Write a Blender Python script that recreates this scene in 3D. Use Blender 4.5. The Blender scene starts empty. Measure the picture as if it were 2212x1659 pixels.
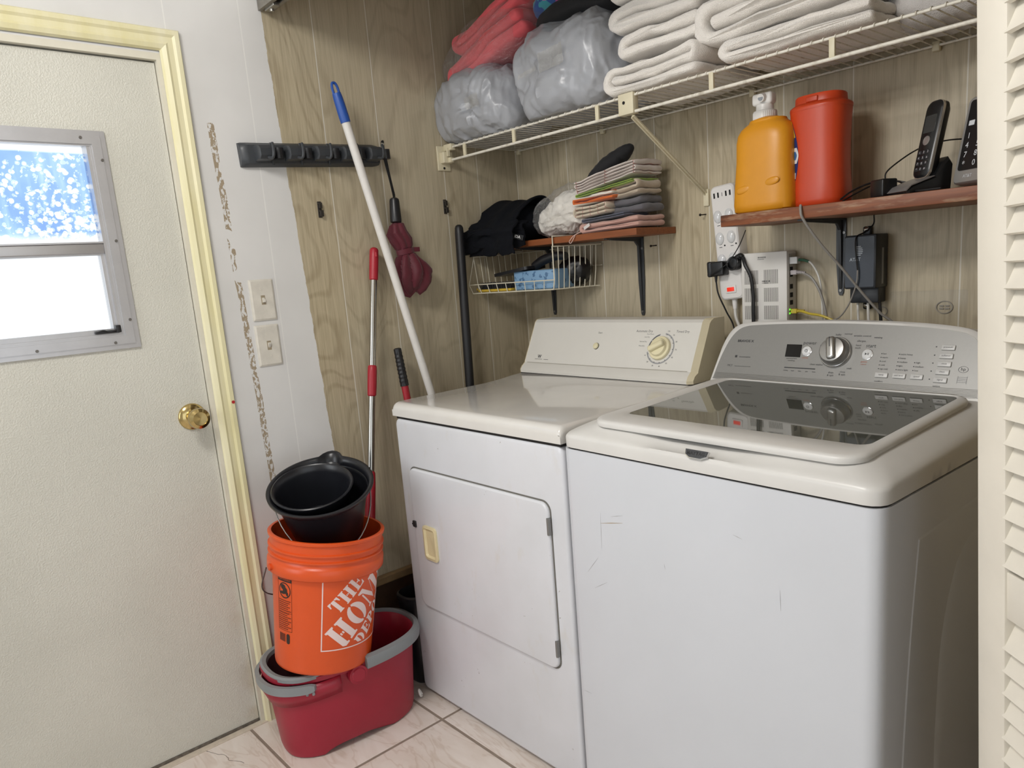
import bpy, bmesh, math, random
from mathutils import Vector, Matrix, noise
random.seed(7)
sc = bpy.context.scene
COL = sc.collection
V = Vector
pi = math.pi

# ------------------------------------------------------------------ camera
CAM = V((2.0593, -1.8734, 1.2646))
YAW, PIT, ROL, FPX = 0.8402, -0.1936, -0.075, 1589.86
PPX, PPY = 1142.03, 894.6
_f = V((-math.sin(YAW)*math.cos(PIT), math.cos(YAW)*math.cos(PIT), math.sin(PIT)))
_r0 = V((math.cos(YAW), math.sin(YAW), 0)); _u0 = _r0.cross(_f)
_r = _r0*math.cos(ROL) + _u0*math.sin(ROL); _u = -_r0*math.sin(ROL) + _u0*math.cos(ROL)
cd = bpy.data.cameras.new('camera'); cam = bpy.data.objects.new('camera', cd); COL.objects.link(cam)
M4 = Matrix((_r, _u, -_f)).transposed().to_4x4(); M4.translation = CAM
cam.matrix_world = M4
cd.sensor_width = 36; cd.lens = FPX/2212*36
cd.shift_x = -(PPX-1106)/2212; cd.shift_y = (PPY-829.5)/2212
cd.clip_start = 0.02; cd.clip_end = 60
sc.camera = cam

# ------------------------------------------------------------------ light
sc.view_settings.view_transform = 'Standard'; sc.view_settings.look = 'None'
sc.view_settings.gamma = 1; sc.view_settings.use_curve_mapping = False
sc.view_settings.exposure = 0.20
w = bpy.data.worlds.new('world'); sc.world = w; w.use_nodes = True
bg = w.node_tree.nodes['Background']; bg.inputs[0].default_value = (0.90, 0.955, 1.0, 1); bg.inputs[1].default_value = 1.25
def area(name, loc, target, sx, sy, power, col):
    l = bpy.data.lights.new(name, 'AREA'); l.shape = 'RECTANGLE'; l.size = sx; l.size_y = sy
    l.energy = power; l.color = col
    o = bpy.data.objects.new(name, l); COL.objects.link(o); o.location = loc
    o.rotation_euler = (V(target)-V(loc)).to_track_quat('-Z', 'Y').to_euler(); return o
area('patio_window_light', (0.45, -3.55, 1.45), (0.9, -0.3, 1.35), 1.5, 1.5, 23, (0.90, 0.95, 1.0))
area('closet_fill_light', (1.05, -1.85, 2.28), (1.0, -0.9, 0.9), 0.5, 0.5, 22, (1.0, 0.975, 0.94))  # overhead fill, added to brighten the closet and its towels

# ------------------------------------------------------------------ mesh helpers
def srgb(c):
    if isinstance(c, str): c = [int(c[i:i+2], 16)/255 for i in (0, 2, 4)]
    return tuple(x/12.92 if x <= 0.04045 else ((x+0.055)/1.055)**2.4 for x in c) + (1,)
class NT:
    def __init__(s, name):
        s.m = bpy.data.materials.new(name); s.m.use_nodes = True; s.t = s.m.node_tree
        s.b = s.t.nodes['Principled BSDF']; s.out = s.t.nodes['Material Output']
    def n(s, typ, ins=None, **kw):
        nd = s.t.nodes.new('ShaderNode'+typ)
        for k, v in kw.items(): setattr(nd, k, v)
        for k, v in (ins or {}).items(): s.set(nd.inputs[k], v)
        return nd
    def set(s, sock, v):
        if isinstance(v, bpy.types.NodeSocket): s.t.links.new(v, sock)
        else: sock.default_value = v
    def math(s, op, a, b=0.0, c=0.0, clamp=False):
        nd = s.n('Math', {0: a, 1: b, 2: c}, operation=op); nd.use_clamp = clamp; return nd.outputs[0]
    def mix(s, f, a, b, mode='MIX'):
        nd = s.n('Mix', data_type='RGBA', blend_type=mode); s.set(nd.inputs[0], f); s.set(nd.inputs[6], a); s.set(nd.inputs[7], b); return nd.outputs[2]
    def noise(s, vec, scale, detail=3, rough=0.5, dist=0.0):
        return s.n('TexNoise', {'Vector': vec, 'Scale': scale, 'Detail': detail, 'Roughness': rough, 'Distortion': dist}).outputs[0]
    def maprange(s, v, a, b, c=0.0, d=1.0):
        return s.n('MapRange', {0: v, 1: a, 2: b, 3: c, 4: d}).outputs[0]
    def obj(s): return s.n('TexCoord').outputs['Object']
    def scale(s, vec, sc3): return s.n('VectorMath', {0: vec, 1: sc3}, operation='MULTIPLY').outputs[0]
    def bump(s, h, strength=0.3, dist=0.01):
        nd = s.n('Bump', {'Height': h, 'Strength': strength, 'Distance': dist}); s.set(s.b.inputs['Normal'], nd.outputs[0])
    def base(s, c): s.set(s.b.inputs['Base Color'], c)
    def rough(s, r): s.set(s.b.inputs['Roughness'], r)
_mats = {}
def mat(name, col, rough=0.5, metal=0.0, var=0.0, nscale=30, bump=0.0, bscale=200, bdist=0.002, spec=0.5, sheen=0.0, emit=None, coat=0.0, trans=0.0, alpha=1.0):
    if name in _mats: return _mats[name]
    t = NT(name); c = srgb(col); b = t.b
    b.inputs['Roughness'].default_value = rough; b.inputs['Metallic'].default_value = metal
    b.inputs['Specular IOR Level'].default_value = spec
    b.inputs['Sheen Weight'].default_value = sheen; b.inputs['Coat Weight'].default_value = coat
    b.inputs['Transmission Weight'].default_value = trans; b.inputs['Alpha'].default_value = alpha
    if var > 0:
        nz = t.noise(t.obj(), nscale, 4, 0.6)
        d = tuple(x*(1-var) for x in c[:3])+(1,); l = tuple(min(1, x*(1+var*0.6)) for x in c[:3])+(1,)
        t.base(t.mix(t.maprange(nz, 0.3, 0.7), d, l))
    else: b.inputs['Base Color'].default_value = c
    if bump > 0: t.bump(t.noise(t.obj(), bscale, 3), bump, bdist)
    if emit: b.inputs['Emission Color'].default_value = srgb(emit[0]); b.inputs['Emission Strength'].default_value = emit[1]
    _mats[name] = t.m; return t.m

def link(o): COL.objects.link(o); return o
def mesh_from(bm, m, name, smooth=True, ang=38):
    me = bpy.data.meshes.new(name)
    bmesh.ops.recalc_face_normals(bm, faces=bm.faces[:])
    bm.to_mesh(me); bm.free()
    if smooth:
        for p in me.polygons: p.use_smooth = True
        try: me.set_sharp_from_angle(angle=math.radians(ang))
        except Exception: pass
    for mm in (m if isinstance(m, (list, tuple)) else [m]): me.materials.append(mm)
    return me
def tag(o, label, cat, group=None, kind=None):
    if label: o['label'] = label
    if cat: o['category'] = cat
    if group: o['group'] = group
    if kind: o['kind'] = kind
    return o
def thing(name, label, cat, loc=(0, 0, 0), rotz=0.0, group=None, mw=None):
    o = link(bpy.data.objects.new(name, None)); o.empty_display_size = 0.05
    if mw is None: mw = Matrix.Translation(V(loc)) @ Matrix.Rotation(rotz, 4, 'Z')
    o.matrix_world = mw
    o['_'] = 0; del o['_']
    MW[o.name] = mw.copy()
    return tag(o, label, cat, group)
MW = {}
def part(par, name, bm, m, world=False, smooth=True, ang=38, label=None, sub=None):
    """a mesh child of thing `par`; world=True if bm is in world coordinates"""
    base = MW[par.name]
    if world: bm.transform(base.inverted())
    # put the part's origin at its own middle
    vs = [v.co for v in bm.verts]
    lo = V([min(v[i] for v in vs) for i in range(3)]); hi = V([max(v[i] for v in vs) for i in range(3)])
    c = (lo+hi)/2; bm.transform(Matrix.Translation(-c))
    o = link(bpy.data.objects.new(name, mesh_from(bm, m, name, smooth, ang)))
    o.parent = par; o.location = c
    MW[o.name] = base @ Matrix.Translation(c)
    if label: o['label'] = label
    return o
def solo(name, label, cat, bm, m, group=None, kind=None, smooth=True, ang=38, keep_origin=False):
    """a thing that is one mesh, bm in world coordinates; origin goes to its base"""
    if not keep_origin:
        vs = [v.co for v in bm.verts]
        lo = V([min(v[i] for v in vs) for i in range(3)]); hi = V([max(v[i] for v in vs) for i in range(3)])
        c = V(((lo.x+hi.x)/2, (lo.y+hi.y)/2, lo.z)); bm.transform(Matrix.Translation(-c))
    else: c = V((0, 0, 0))
    o = link(bpy.data.objects.new(name, mesh_from(bm, m, name, smooth, ang))); o.location = c
    MW[o.name] = Matrix.Translation(c)
    return tag(o, label, cat, group, kind)
def struct(name, bm, m, smooth=False):
    o = link(bpy.data.objects.new(name, mesh_from(bm, m, name, smooth))); o['kind'] = 'structure'; MW[o.name] = Matrix.Identity(4)
    return o

def NB(): return bmesh.new()
def box(bm, x0, x1, y0, y1, z0, z1, r=0.0, seg=3, mi=0):
    res = bmesh.ops.create_cube(bm, size=1.0)
    vs = res['verts']
    for v in vs: v.co = V((x0+(v.co.x+.5)*(x1-x0), y0+(v.co.y+.5)*(y1-y0), z0+(v.co.z+.5)*(z1-z0)))
    fs = set(f for v in vs for f in v.link_faces)
    for f in fs: f.material_index = mi
    if r > 0:
        es = list(set(e for v in vs for e in v.link_edges))
        r = min(r, 0.49*min(abs(x1-x0), abs(y1-y0), abs(z1-z0)))
        bmesh.ops.bevel(bm, geom=es, offset=r, segments=seg, profile=0.5, affect='EDGES', clamp_overlap=True, material=-1)
    return bm
def B(*a, **k): return box(NB(), *a, **k)
def loft(bm, rings, closed=True, cap0=True, cap1=True, mi=0):
    rv = [[bm.verts.new(p) for p in r] for r in rings]
    n = len(rings[0])
    for a, b in zip(rv, rv[1:]):
        for i in range(n if closed else n-1):
            j = (i+1) % n
            f = bm.faces.new((a[i], a[j], b[j], b[i])); f.material_index = mi
    if closed:
        if cap0: bm.faces.new(list(reversed(rv[0]))).material_index = mi
        if cap1: bm.faces.new(rv[-1]).material_index = mi
    return bm
def lathe(bm, prof, n=32, c=(0, 0, 0), cap0=True, cap1=True, mi=0, ax=1.0):
    rings = [[V((c[0]+r*math.cos(2*pi*i/n), c[1]+ax*r*math.sin(2*pi*i/n), c[2]+z)) for i in range(n)] for r, z in prof]
    return loft(bm, rings, True, cap0, cap1, mi)
def cyl(bm, a, b, r, n=16, r2=None, mi=0):
    a, b = V(a), V(b); d = (b-a).normalized(); s = d.orthogonal().normalized(); t = d.cross(s)
    r2 = r if r2 is None else r2
    R = lambda p, rr: [p+s*rr*math.cos(2*pi*i/n)+t*rr*math.sin(2*pi*i/n) for i in range(n)]
    return loft(bm, [R(a, r), R(b, r2)], mi=mi)
def spline(pts, k=8):
    pts = [V(p) for p in pts]
    if len(pts) < 3: return pts
    P = [pts[0]*2-pts[1]]+pts+[pts[-1]*2-pts[-2]]; out = []
    for i in range(1, len(P)-2):
        for j in range(k):
            t = j/k; a, b, c, d = P[i-1], P[i], P[i+1], P[i+2]
            out.append(0.5*((2*b)+(c-a)*t+(2*a-5*b+4*c-d)*t*t+(3*b-a-3*c+d)*t**3))
    out.append(pts[-1]); return out
def tube(bm, pts, r, n=8, closed=False, rr=None, mi=0):
    pts = [V(p) for p in pts]; rings = []; N = len(pts)
    up = None
    for i, p in enumerate(pts):
        if closed: d = (pts[(i+1) % N]-pts[i-1])
        else: d = pts[min(i+1, N-1)]-pts[max(i-1, 0)]
        if d.length < 1e-9: d = V((0, 0, 1))
        d.normalize()
        if up is None: s = d.orthogonal().normalized()
        else:
            s = up-d*up.dot(d)
            s = s.normalized() if s.length > 1e-6 else d.orthogonal().normalized()
        up = s; t = d.cross(s); q = r if rr is None else rr[i]
        rings.append([p+s*q*math.cos(2*pi*k/n)+t*q*math.sin(2*pi*k/n) for k in range(n)])
    if closed: rings.append(rings[0]); return loft(bm, rings, True, False, False, mi)
    return loft(bm, rings, True, True, True, mi)
def ribbon(bm, pts, nrm, w, t):
    """flat band along pts: width w across cross(d,nrm), thickness t along nrm"""
    pts = [V(p) for p in pts]; rings = []
    for i, p in enumerate(pts):
        d = (pts[min(i+1, len(pts)-1)]-pts[max(i-1, 0)]).normalized(); n = nrm[i] if isinstance(nrm, list) else V(nrm)
        s = d.cross(n).normalized(); n2 = s.cross(d).normalized()
        rings.append([p+s*w/2+n2*t/2, p-s*w/2+n2*t/2, p-s*w/2-n2*t/2, p+s*w/2-n2*t/2])
    return loft(bm, rings)
def prism(bm, poly, fn, d0, d1, mi=0):
    """poly in (a,b); fn(a,b,c) -> Vector"""
    a = [bm.verts.new(fn(x, y, d0)) for x, y in poly]; b = [bm.verts.new(fn(x, y, d1)) for x, y in poly]
    n = len(poly)
    for i in range(n):
        j = (i+1) % n; bm.faces.new((a[i], a[j], b[j], b[i])).material_index = mi
    fa = bm.faces.new(list(reversed(a))); fb = bm.faces.new(b)
    fa.material_index = fb.material_index = mi
    return bm
def tri(bm):
    bm.normal_update(); bmesh.ops.triangulate(bm, faces=[f for f in bm.faces if len(f.verts) > 4], ngon_method='EAR_CLIP'); return bm
def rrect(x0, x1, y0, y1, r, n=5):
    out = []
    for cx, cy, a in ((x1-r, y1-r, 0), (x0+r, y1-r, 90), (x0+r, y0+r, 180), (x1-r, y0+r, 270)):
        for k in range(n+1):
            t = math.radians(a+90*k/n); out.append((cx+r*math.cos(t), cy+r*math.sin(t)))
    return out
def sring(cx, cy, rx, ry, z, p=2.0, n=40, rot=0.0):
    out = []
    for i in range(n):
        t = 2*pi*i/n; c, s = math.cos(t), math.sin(t)
        x = rx*math.copysign(abs(c)**(2/p), c); y = ry*math.copysign(abs(s)**(2/p), s)
        out.append(V((cx+x*math.cos(rot)-y*math.sin(rot), cy+x*math.sin(rot)+y*math.cos(rot), z)))
    return out
def grid(bm, f, nu, nv, mi=0):
    vs = [[bm.verts.new(f(i/nu, j/nv)) for j in range(nv+1)] for i in range(nu+1)]
    for i in range(nu):
        for j in range(nv):
            bm.faces.new((vs[i][j], vs[i+1][j], vs[i+1][j+1], vs[i][j+1])).material_index = mi
    return bm
def fn3(p, s, o=0.0): return noise.noise(V(p)*s+V((o, o*1.7, -o)))
def ridge(p, s, o=0.0): return 1-2*abs(noise.noise(V(p)*s+V((o, -o, o*.7))))
def blob(c, rad, p=2.6, nu=72, nv=40, low=0.08, wr=0.0, ws=20, zmin=None, seed=0.0, gather=None, stretch=(1, 1, 1), zr=0.0, extra=None):
    """soft lump; wrinkles in metres"""
    bm = NB(); c = V(c); rad = V(rad); vs = []
    cz, sz = math.cos(zr), math.sin(zr)
    for j in range(nv+1):
        ph = -pi/2+pi*j/nv; row = []
        for i in range(nu):
            t = 2*pi*i/nu
            e = lambda x: math.copysign(abs(x)**(2/p), x)
            d = V((e(math.cos(ph))*e(math.cos(t)), e(math.cos(ph))*e(math.sin(t)), e(math.sin(ph))))
            q = V((d.x*rad.x, d.y*rad.y, d.z*rad.z))
            k = 1+low*2*fn3(q, 9, seed)
            nrm = V((d.x/rad.x, d.y/rad.y, d.z/rad.z)).normalized()
            h = 0
            if wr:
                qs = V((q.x*stretch[0], q.y*stretch[1], q.z*stretch[2]))
                warp = V((fn3(qs, 14, seed+3), fn3(qs, 14, seed+5), fn3(qs, 14, seed+8)))*0.03
                h += wr*(ridge(qs+warp, ws, seed)*.75+.42*ridge(qs+warp*1.3, ws*2.3, seed+4)+.10*ridge(qs-warp, ws*4.3, seed+6))
            if gather:
                for g, amp, cnt, fall in gather:
                    dv = q-V(g); dd = dv.length
                    ang = math.atan2(dv.z, dv.x)
                    h += amp*math.exp(-dd/fall)*(math.sin(cnt*ang+3*fn3(q, 25, seed))*min(1, dd/0.015)) - amp*2.5*math.exp(-(dd/0.018)**2)
            q = q*k+nrm*h
            q = V((q.x*cz-q.y*sz, q.x*sz+q.y*cz, q.z))+c
            if extra: q = extra(q)
            if zmin is not None and q.z < zmin: q.z = zmin+0.0004*fn3(q, 60, seed)
            row.append(q)
        vs.append(row)
    bot = bm.verts.new(sum(vs[0], V())/nu); top = bm.verts.new(sum(vs[-1], V())/nu)
    rows = [[bm.verts.new(q) for q in r] for r in vs[1:-1]]
    for a, b in zip(rows, rows[1:]):
        for i in range(nu): bm.faces.new((a[i], a[(i+1) % nu], b[(i+1) % nu], b[i]))
    for i in range(nu):
        bm.faces.new((bot, rows[0][(i+1) % nu], rows[0][i])); bm.faces.new((top, rows[-1][i], rows[-1][(i+1) % nu]))
    return bm
def fold_path(w, h, layers, rnd=random):
    """centre line of a folded strip, in (x,z), 0..w, 0..h"""
    t = h/layers; zs = [t*(k+.5) for k in range(layers)]; pts = []
    if layers == 3: order = [(1, 0.1*w, w-t*.6), (2, w-t*.6, t*1.0), (0, t*1.0, w-t*.3)]
    elif layers == 2: order = [(1, w-t*.4, t*.6), (0, t*.6, w-t*.3)]
    elif layers == 4: order = [(1, .08*w, w-t*.6), (2, w-t*.6, .2*w), (3, .06*w, w-t) , (0, 0, 0)]
    else: order = [(k, t*.6 if k % 2 else w-t*.6, w-t*.6 if k % 2 else t*.6) for k in range(layers)]
    if layers == 4: order = [(2, .12*w, w-t*1.2), (1, w-t*1.2, .16*w), (3, .0, 0)]; order = [(1, .14*w, w-t*.7), (2, w-t*.7, t*1.2), (0, t*1.2, w-t*.3)]; zs = [t*.5, t*1.5, t*2.7, 0]; zs = [h/6, h/2, h*5/6]
    for k, (L, a, b) in enumerate(order):
        z = zs[L]; N = 8
        seg = [V((a+(b-a)*i/N, z)) for i in range(N+1)]
        if pts:
            p, q = pts[-1], seg[0]; r = abs(q.y-p.y)/2; mid = (p+q)/2
            sx = 1 if order[k-1][2] > order[k-1][1] else -1
            for i in range(1, 8):
                an = pi*i/8; s = 1 if q.y > p.y else -1
                pts.append(V((mid.x+sx*r*math.sin(an), mid.y-s*r*math.cos(an))))
        pts += seg
    return pts
def towel(x0, x1, z0, z1, y0, y1, layers=3, seed=0.0, tilt=0.0, amp=0.004, rotz=0.0, sag=0.0, ny=16, gap=.93, mirror=False):
    bm = NB(); w, h = x1-x0, z1-z0
    eff = 3 if layers == 4 else layers
    t = h/eff*gap; path = fold_path(w, h, layers)
    path = [V((p.x, p.y)) for p in path]
    n = len(path); L, R = [], []
    outs = []
    def outline(fac, yv):
        L, R = [], []
        for i, p in enumerate(path):
            d = (path[min(i+1, n-1)]-path[max(i-1, 0)]).normalized(); nn = V((-d.y, d.x)); hh = t/2*fac*(1+amp*28*fn3((p.x, yv*.5, p.y), 14, seed+31))
            L.append(p+nn*hh); R.append(p-nn*hh)
        de = (path[-1]-path[-2]).normalized(); ds = (path[0]-path[1]).normalized()
        ce = [path[-1]+V((-de.y, de.x))*t/2*fac*math.cos(a)+de*t/2*fac*math.sin(a) for a in (pi/5, 2*pi/5, 3*pi/5, 4*pi/5)]
        cs = [path[0]+V((-ds.y, ds.x))*t/2*fac*math.cos(a)+ds*t/2*fac*math.sin(a) for a in (pi/5, 2*pi/5, 3*pi/5, 4*pi/5)]
        ring = L+ce+list(reversed(R))+cs
        out = []
        for q in ring:
            x, z = q.x, q.y
            if mirror: x = w-x
            P = V((x, yv, z))
            dx = amp*1.2*fn3(P, 11, seed)+amp*.4*fn3(P, 40, seed+2); dz = amp*fn3(P, 13, seed+9)*min(1, z/h+.15)+amp*.35*fn3(P, 45, seed+4)
            sg = -sag*4*(x/w)*(1-x/w)*(z/h)
            out.append(V((x+dx, yv, max(0.0005, z+dz+sg))))
        return out
    D = y1-y0
    st = [(0, .42), (.003, .66), (.008, .84), (.016, .95), (.026, 1.0)]+[(.026+(D-.036)*k/ny, 1.0) for k in range(1, ny)]+[(D-.01, 1.0), (D-.004, .86), (D, .55)]
    rings = []
    for yv, fac in st:
        rings.append([V((q.x, yv+amp*2.2*fn3((q.x, 0, q.z), 9, seed+20), q.z)) for q in outline(fac, yv)])
    loft(bm, rings); tri(bm)
    Mx = Matrix.Translation(V((x0+w/2, y0+D/2, z0))) @ Matrix.Rotation(rotz, 4, 'Z') @ Matrix.Rotation(-tilt, 4, 'Y') @ Matrix.Translation(V((-w/2, -D/2, 0)))
    bm.transform(Mx); return bm
def text_bm(s, size, align='CENTER', depth=0.0, bold=0.0, xs=1.0):
    cu = bpy.data.curves.new('t', 'FONT'); cu.body = s; cu.size = size; cu.align_x = align; cu.align_y = 'CENTER'
    cu.resolution_u = 2; cu.extrude = depth; cu.offset = bold
    ob = bpy.data.objects.new('t', cu); COL.objects.link(ob)
    dg = bpy.context.evaluated_depsgraph_get(); me = bpy.data.meshes.new_from_object(ob.evaluated_get(dg))
    bm = NB(); bm.from_mesh(me); bpy.data.objects.remove(ob); bpy.data.curves.remove(cu); bpy.data.meshes.remove(me)
    if xs != 1: bm.transform(Matrix.Diagonal((xs, 1, 1, 1)))
    return bm
def frame(o, ax, ay):
    """matrix mapping text plane (x,y,z) to o + x*ax + y*ay + z*(ax x ay)"""
    ax, ay = V(ax).normalized(), V(ay); ay = (ay-ax*ay.dot(ax)).normalized(); az = ax.cross(ay)
    m = Matrix((ax, ay, az)).transposed().to_4x4(); m.translation = V(o); return m
def add(bm, other, mx=None):
    if mx is not None: other.transform(mx)
    me = bpy.data.meshes.new('tmp'); other.to_mesh(me); other.free(); bm.from_mesh(me); bpy.data.meshes.remove(me); return bm
# ------------------------------------------------------------------ setting materials
def wood_wall(name, axis, grooves, painted=False):
    t = NT(name); P = t.obj(); sep = t.n('SeparateXYZ', {0: P}); u = sep.outputs[axis]; z = sep.outputs[2]
    plank = None; gm = None
    for g in grooves:
        s = t.math('GREATER_THAN', u, g); plank = s if plank is None else t.math('ADD', plank, s)
        c = t.math('COMPARE', u, g, 0.0016); gm = c if gm is None else t.math('MAXIMUM', gm, c)
    rnd = t.n('TexWhiteNoise', {'W': plank}, noise_dimensions='1D').outputs[0]
    off = t.n('CombineXYZ', {0: t.math('MULTIPLY', rnd, 7.0), 1: t.math('MULTIPLY', rnd, 3.0), 2: t.math('MULTIPLY', rnd, 11.0)}).outputs[0]
    Q = t.n('VectorMath', {0: P, 1: off}, operation='ADD').outputs[0]
    cath = t.noise(t.scale(Q, (3.2, 3.2, 0.9)), 1.6, 2, 0.45, 0.6)
    rings = t.math('SINE', t.math('MULTIPLY', cath, 75.0))
    fine = t.noise(t.scale(Q, (130, 130, 5.0)), 1.0, 3, 0.6)
    fine2 = t.noise(t.scale(Q, (420, 420, 12.0)), 1.0, 2, 0.6)
    knot = t.maprange(t.noise(t.scale(Q, (9, 9, 5.5)), 1.0, 2, 0.5, 0.4), 0.66, 0.80)
    g = t.math('ADD', t.math('MULTIPLY', t.maprange(rings, 0.2, 1.0), 0.13), t.math('ADD', t.math('MULTIPLY', fine, 0.5), t.math('MULTIPLY', fine2, 0.42)))
    col = t.mix(t.maprange(g, 0.27, 0.76), srgb('c9bc9f'), srgb('948568'))
    tint = t.mix(t.math('MULTIPLY', rnd, 0.55), col, t.mix(0.5, col, srgb('c3baa7')))
    col = t.mix(t.math('MULTIPLY', knot, 0.55), tint, srgb('7a6950'))
    col = t.mix(t.maprange(t.noise(P, 2.2, 3), 0.35, 0.7, 0, .25), col, srgb('b3ac9c'))
    col = t.mix(t.math('MULTIPLY', gm, 0.9), col, srgb('d8d3c6'))
    rough = 0.5
    h = t.math('SUBTRACT', t.math('MULTIPLY', g, -0.15), gm)
    if painted:
        edge = t.math('ADD', t.math('MULTIPLY', t.math('SUBTRACT', 1.99, z), 0.0413), -0.8955)
        edge = t.math('ADD', edge, t.math('MULTIPLY', t.math('SUBTRACT', t.noise(P, 14, 4, 0.65), 0.5), 0.016))
        pm = t.math('LESS_THAN', u, edge)
        wht = t.mix(t.maprange(t.noise(P, 5, 4), 0.3, 0.7), srgb('d7d6d4'), srgb('dfdedc'))
        wht = t.mix(t.math('MULTIPLY', gm, 0.55), wht, srgb('efeeea'))
        # flaked off strip where a trim used to be
        pc = t.math('ADD', t.math('MULTIPLY', t.math('SUBTRACT', 1.70, z), 0.0305), -1.0765)
        d = t.math('ABSOLUTE', t.math('SUBTRACT', u, t.math('ADD', pc, t.math('MULTIPLY', t.math('SUBTRACT', t.noise(P, 9, 2), .5), .012))))
        band = t.math('MULTIPLY', t.math('LESS_THAN', d, 0.0085), t.math('MULTIPLY', t.math('LESS_THAN', z, 1.705), t.math('GREATER_THAN', z, 0.62)))
        fl = t.math('MULTIPLY', t.math('GREATER_THAN', t.noise(t.scale(P, (1, 1.0, .55)), 120, 4, 0.6), 0.485), t.math('GREATER_THAN', t.noise(t.scale(P, (1, 1, 1)), 9, 2), 0.40))
        flake = t.math('MULTIPLY', band, fl)
        brown = t.mix(t.noise(P, 300, 2), srgb('8f7e66'), srgb('b3a58f'))
        wht = t.mix(flake, wht, brown)
        col = t.mix(pm, col, wht)
        h = t.math('ADD', t.math('MULTIPLY', h, t.math('SUBTRACT', 1.0, t.math('MULTIPLY', pm, .5))), t.math('SUBTRACT', t.math('MULTIPLY', pm, 0.8), t.math('MULTIPLY', flake, 1.0)))
        rough = t.maprange(pm, 0, 1, 0.5, 0.42)
    t.base(col); t.rough(rough); t.bump(h, 0.6, 0.0012)
    return t.m
LG = [-2.35, -2.05, -1.153, -0.9575, -0.7455, -0.5645, -0.325, -0.182]
BG = [0.002, 0.256, 0.396, 0.6245, 0.810, 1.042, 1.222, 1.47, 1.63, 1.83, 2.04, 2.28]
M_wl = wood_wall('painted_paneling', 1, LG, True)
M_wb = wood_wall('wood_paneling', 0, BG, False)
def tile_mat():
    t = NT('ceramic_tile'); P = t.obj(); s = t.n('SeparateXYZ', {0: P}); T = 0.4075
    gx = t.math('PINGPONG', t.math('SUBTRACT', s.outputs[0], 0.4042), T/2); gy = t.math('PINGPONG', t.math('SUBTRACT', s.outputs[1], -0.8173), T/2)
    d = t.math('MINIMUM', gx, gy); gm = t.math('LESS_THAN', d, 0.0042)
    ix = t.math('FLOOR', t.math('DIVIDE', t.math('SUBTRACT', s.outputs[0], 0.4042), T)); iy = t.math('FLOOR', t.math('DIVIDE', t.math('SUBTRACT', s.outputs[1], -0.8173), T))
    rn = t.n('TexWhiteNoise', {'Vector': t.n('CombineXYZ', {0: ix, 1: iy}).outputs[0]}, noise_dimensions='3D')
    Q = t.n('VectorMath', {0: P, 1: t.scale(rn.outputs[1], (9, 9, 9))}, operation='ADD').outputs[0]
    n1 = t.noise(t.scale(Q, (1.3, 4.0, 1)), 2.6, 5, 0.6, 0.9)
    col = t.mix(t.maprange(n1, 0.35, 0.68), srgb('e4dbd3'), srgb('d6c9be'))
    vein = t.maprange(t.math('ABSOLUTE', t.math('SUBTRACT', t.noise(t.scale(Q, (1.5, 5, 1)), 2.0, 3, .6, 1.4), 0.5)), 0.0, 0.035, 0.35, 0.0)
    col = t.mix(vein, col, srgb('b79f8b'))
    # cracks beside the door
    a = t.math('ABSOLUTE', t.math('SUBTRACT', t.math('ADD', t.math('MULTIPLY', s.outputs[0], 0.36), t.math('MULTIPLY', t.noise(P, 22, 2), 0.03)), t.math('ADD', s.outputs[1], 1.371)))
    cr = t.math('MULTIPLY', t.math('LESS_THAN', a, 0.0009), t.math('MULTIPLY', t.math('LESS_THAN', s.outputs[0], 0.15), t.math('LESS_THAN', s.outputs[1], -1.28)))
    col = t.mix(cr, col, srgb('5b5048'))
    gro = t.mix(t.noise(P, 40, 3), srgb('7d6f63'), srgb('9a8c7e'))
    t.base(t.mix(gm, col, gro)); t.rough(t.maprange(gm, 0, 1, 0.28, 0.85))
    t.bump(t.maprange(d, 0.002, 0.006), 0.5, 0.002); return t.m
M_tile = tile_mat()
M_white = mat('white_paint', 'dedcd8', 0.45, var=0.03, nscale=8)
M_ceil = mat('ceiling_paint', 'd9d4cb', 0.8)
def door_mat():
    t = NT('embossed_door_skin'); P = t.obj()
    n = t.noise(P, 240, 3, 0.55); n2 = t.noise(P, 420, 2)
    base = t.mix(t.maprange(t.noise(P, 3, 4), 0.3, 0.7), srgb('cac8bd'), srgb('d3d1c6'))
    s = t.n('SeparateXYZ', {0: P})
    # grime along the weather strip, a stain with its own shape
    g = t.math('MULTIPLY', t.maprange(s.outputs[1], -1.24, -1.19), t.maprange(t.noise(P, 10, 3), .42, .65))
    g = t.math('MULTIPLY', g, t.maprange(s.outputs[2], 0.75, 0.05))
    t.base(t.mix(t.math('MULTIPLY', g, 0.55), base, srgb('a88f66'))); t.rough(0.34)
    t.bump(t.math('ADD', t.maprange(n, 0.42, 0.62), t.math('MULTIPLY', n2, .3)), 0.35, 0.0016); return t.m
M_door = door_mat()
def casing_mat():
    t = NT('yellowed_casing_paint'); P = t.obj(); s = t.n('SeparateXYZ', {0: P})
    n = t.noise(t.scale(P, (8, 8, 1.2)), 3, 4, 0.6)
    t.base(t.mix(t.maprange(n, 0.3, 0.7), srgb('e6e0c0'), srgb('ddd5a6'))); t.rough(0.4); return t.m
M_cas = casing_mat()
M_jamb = mat('jamb_paint', 'd9d4c4', 0.45, var=0.06, nscale=12)
M_alu = mat('aluminium_frame', 'c3c2c4', 0.35, 0.75, var=0.05, nscale=20)
M_dark = mat('dark_gap', '1c1a19', 0.9)
M_brown = mat('dark_wood_base', '4a3424', 0.5, var=0.25, nscale=20)
M_trimw = mat('stained_trim', '8c7351', 0.5, var=0.2, nscale=25)

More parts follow.
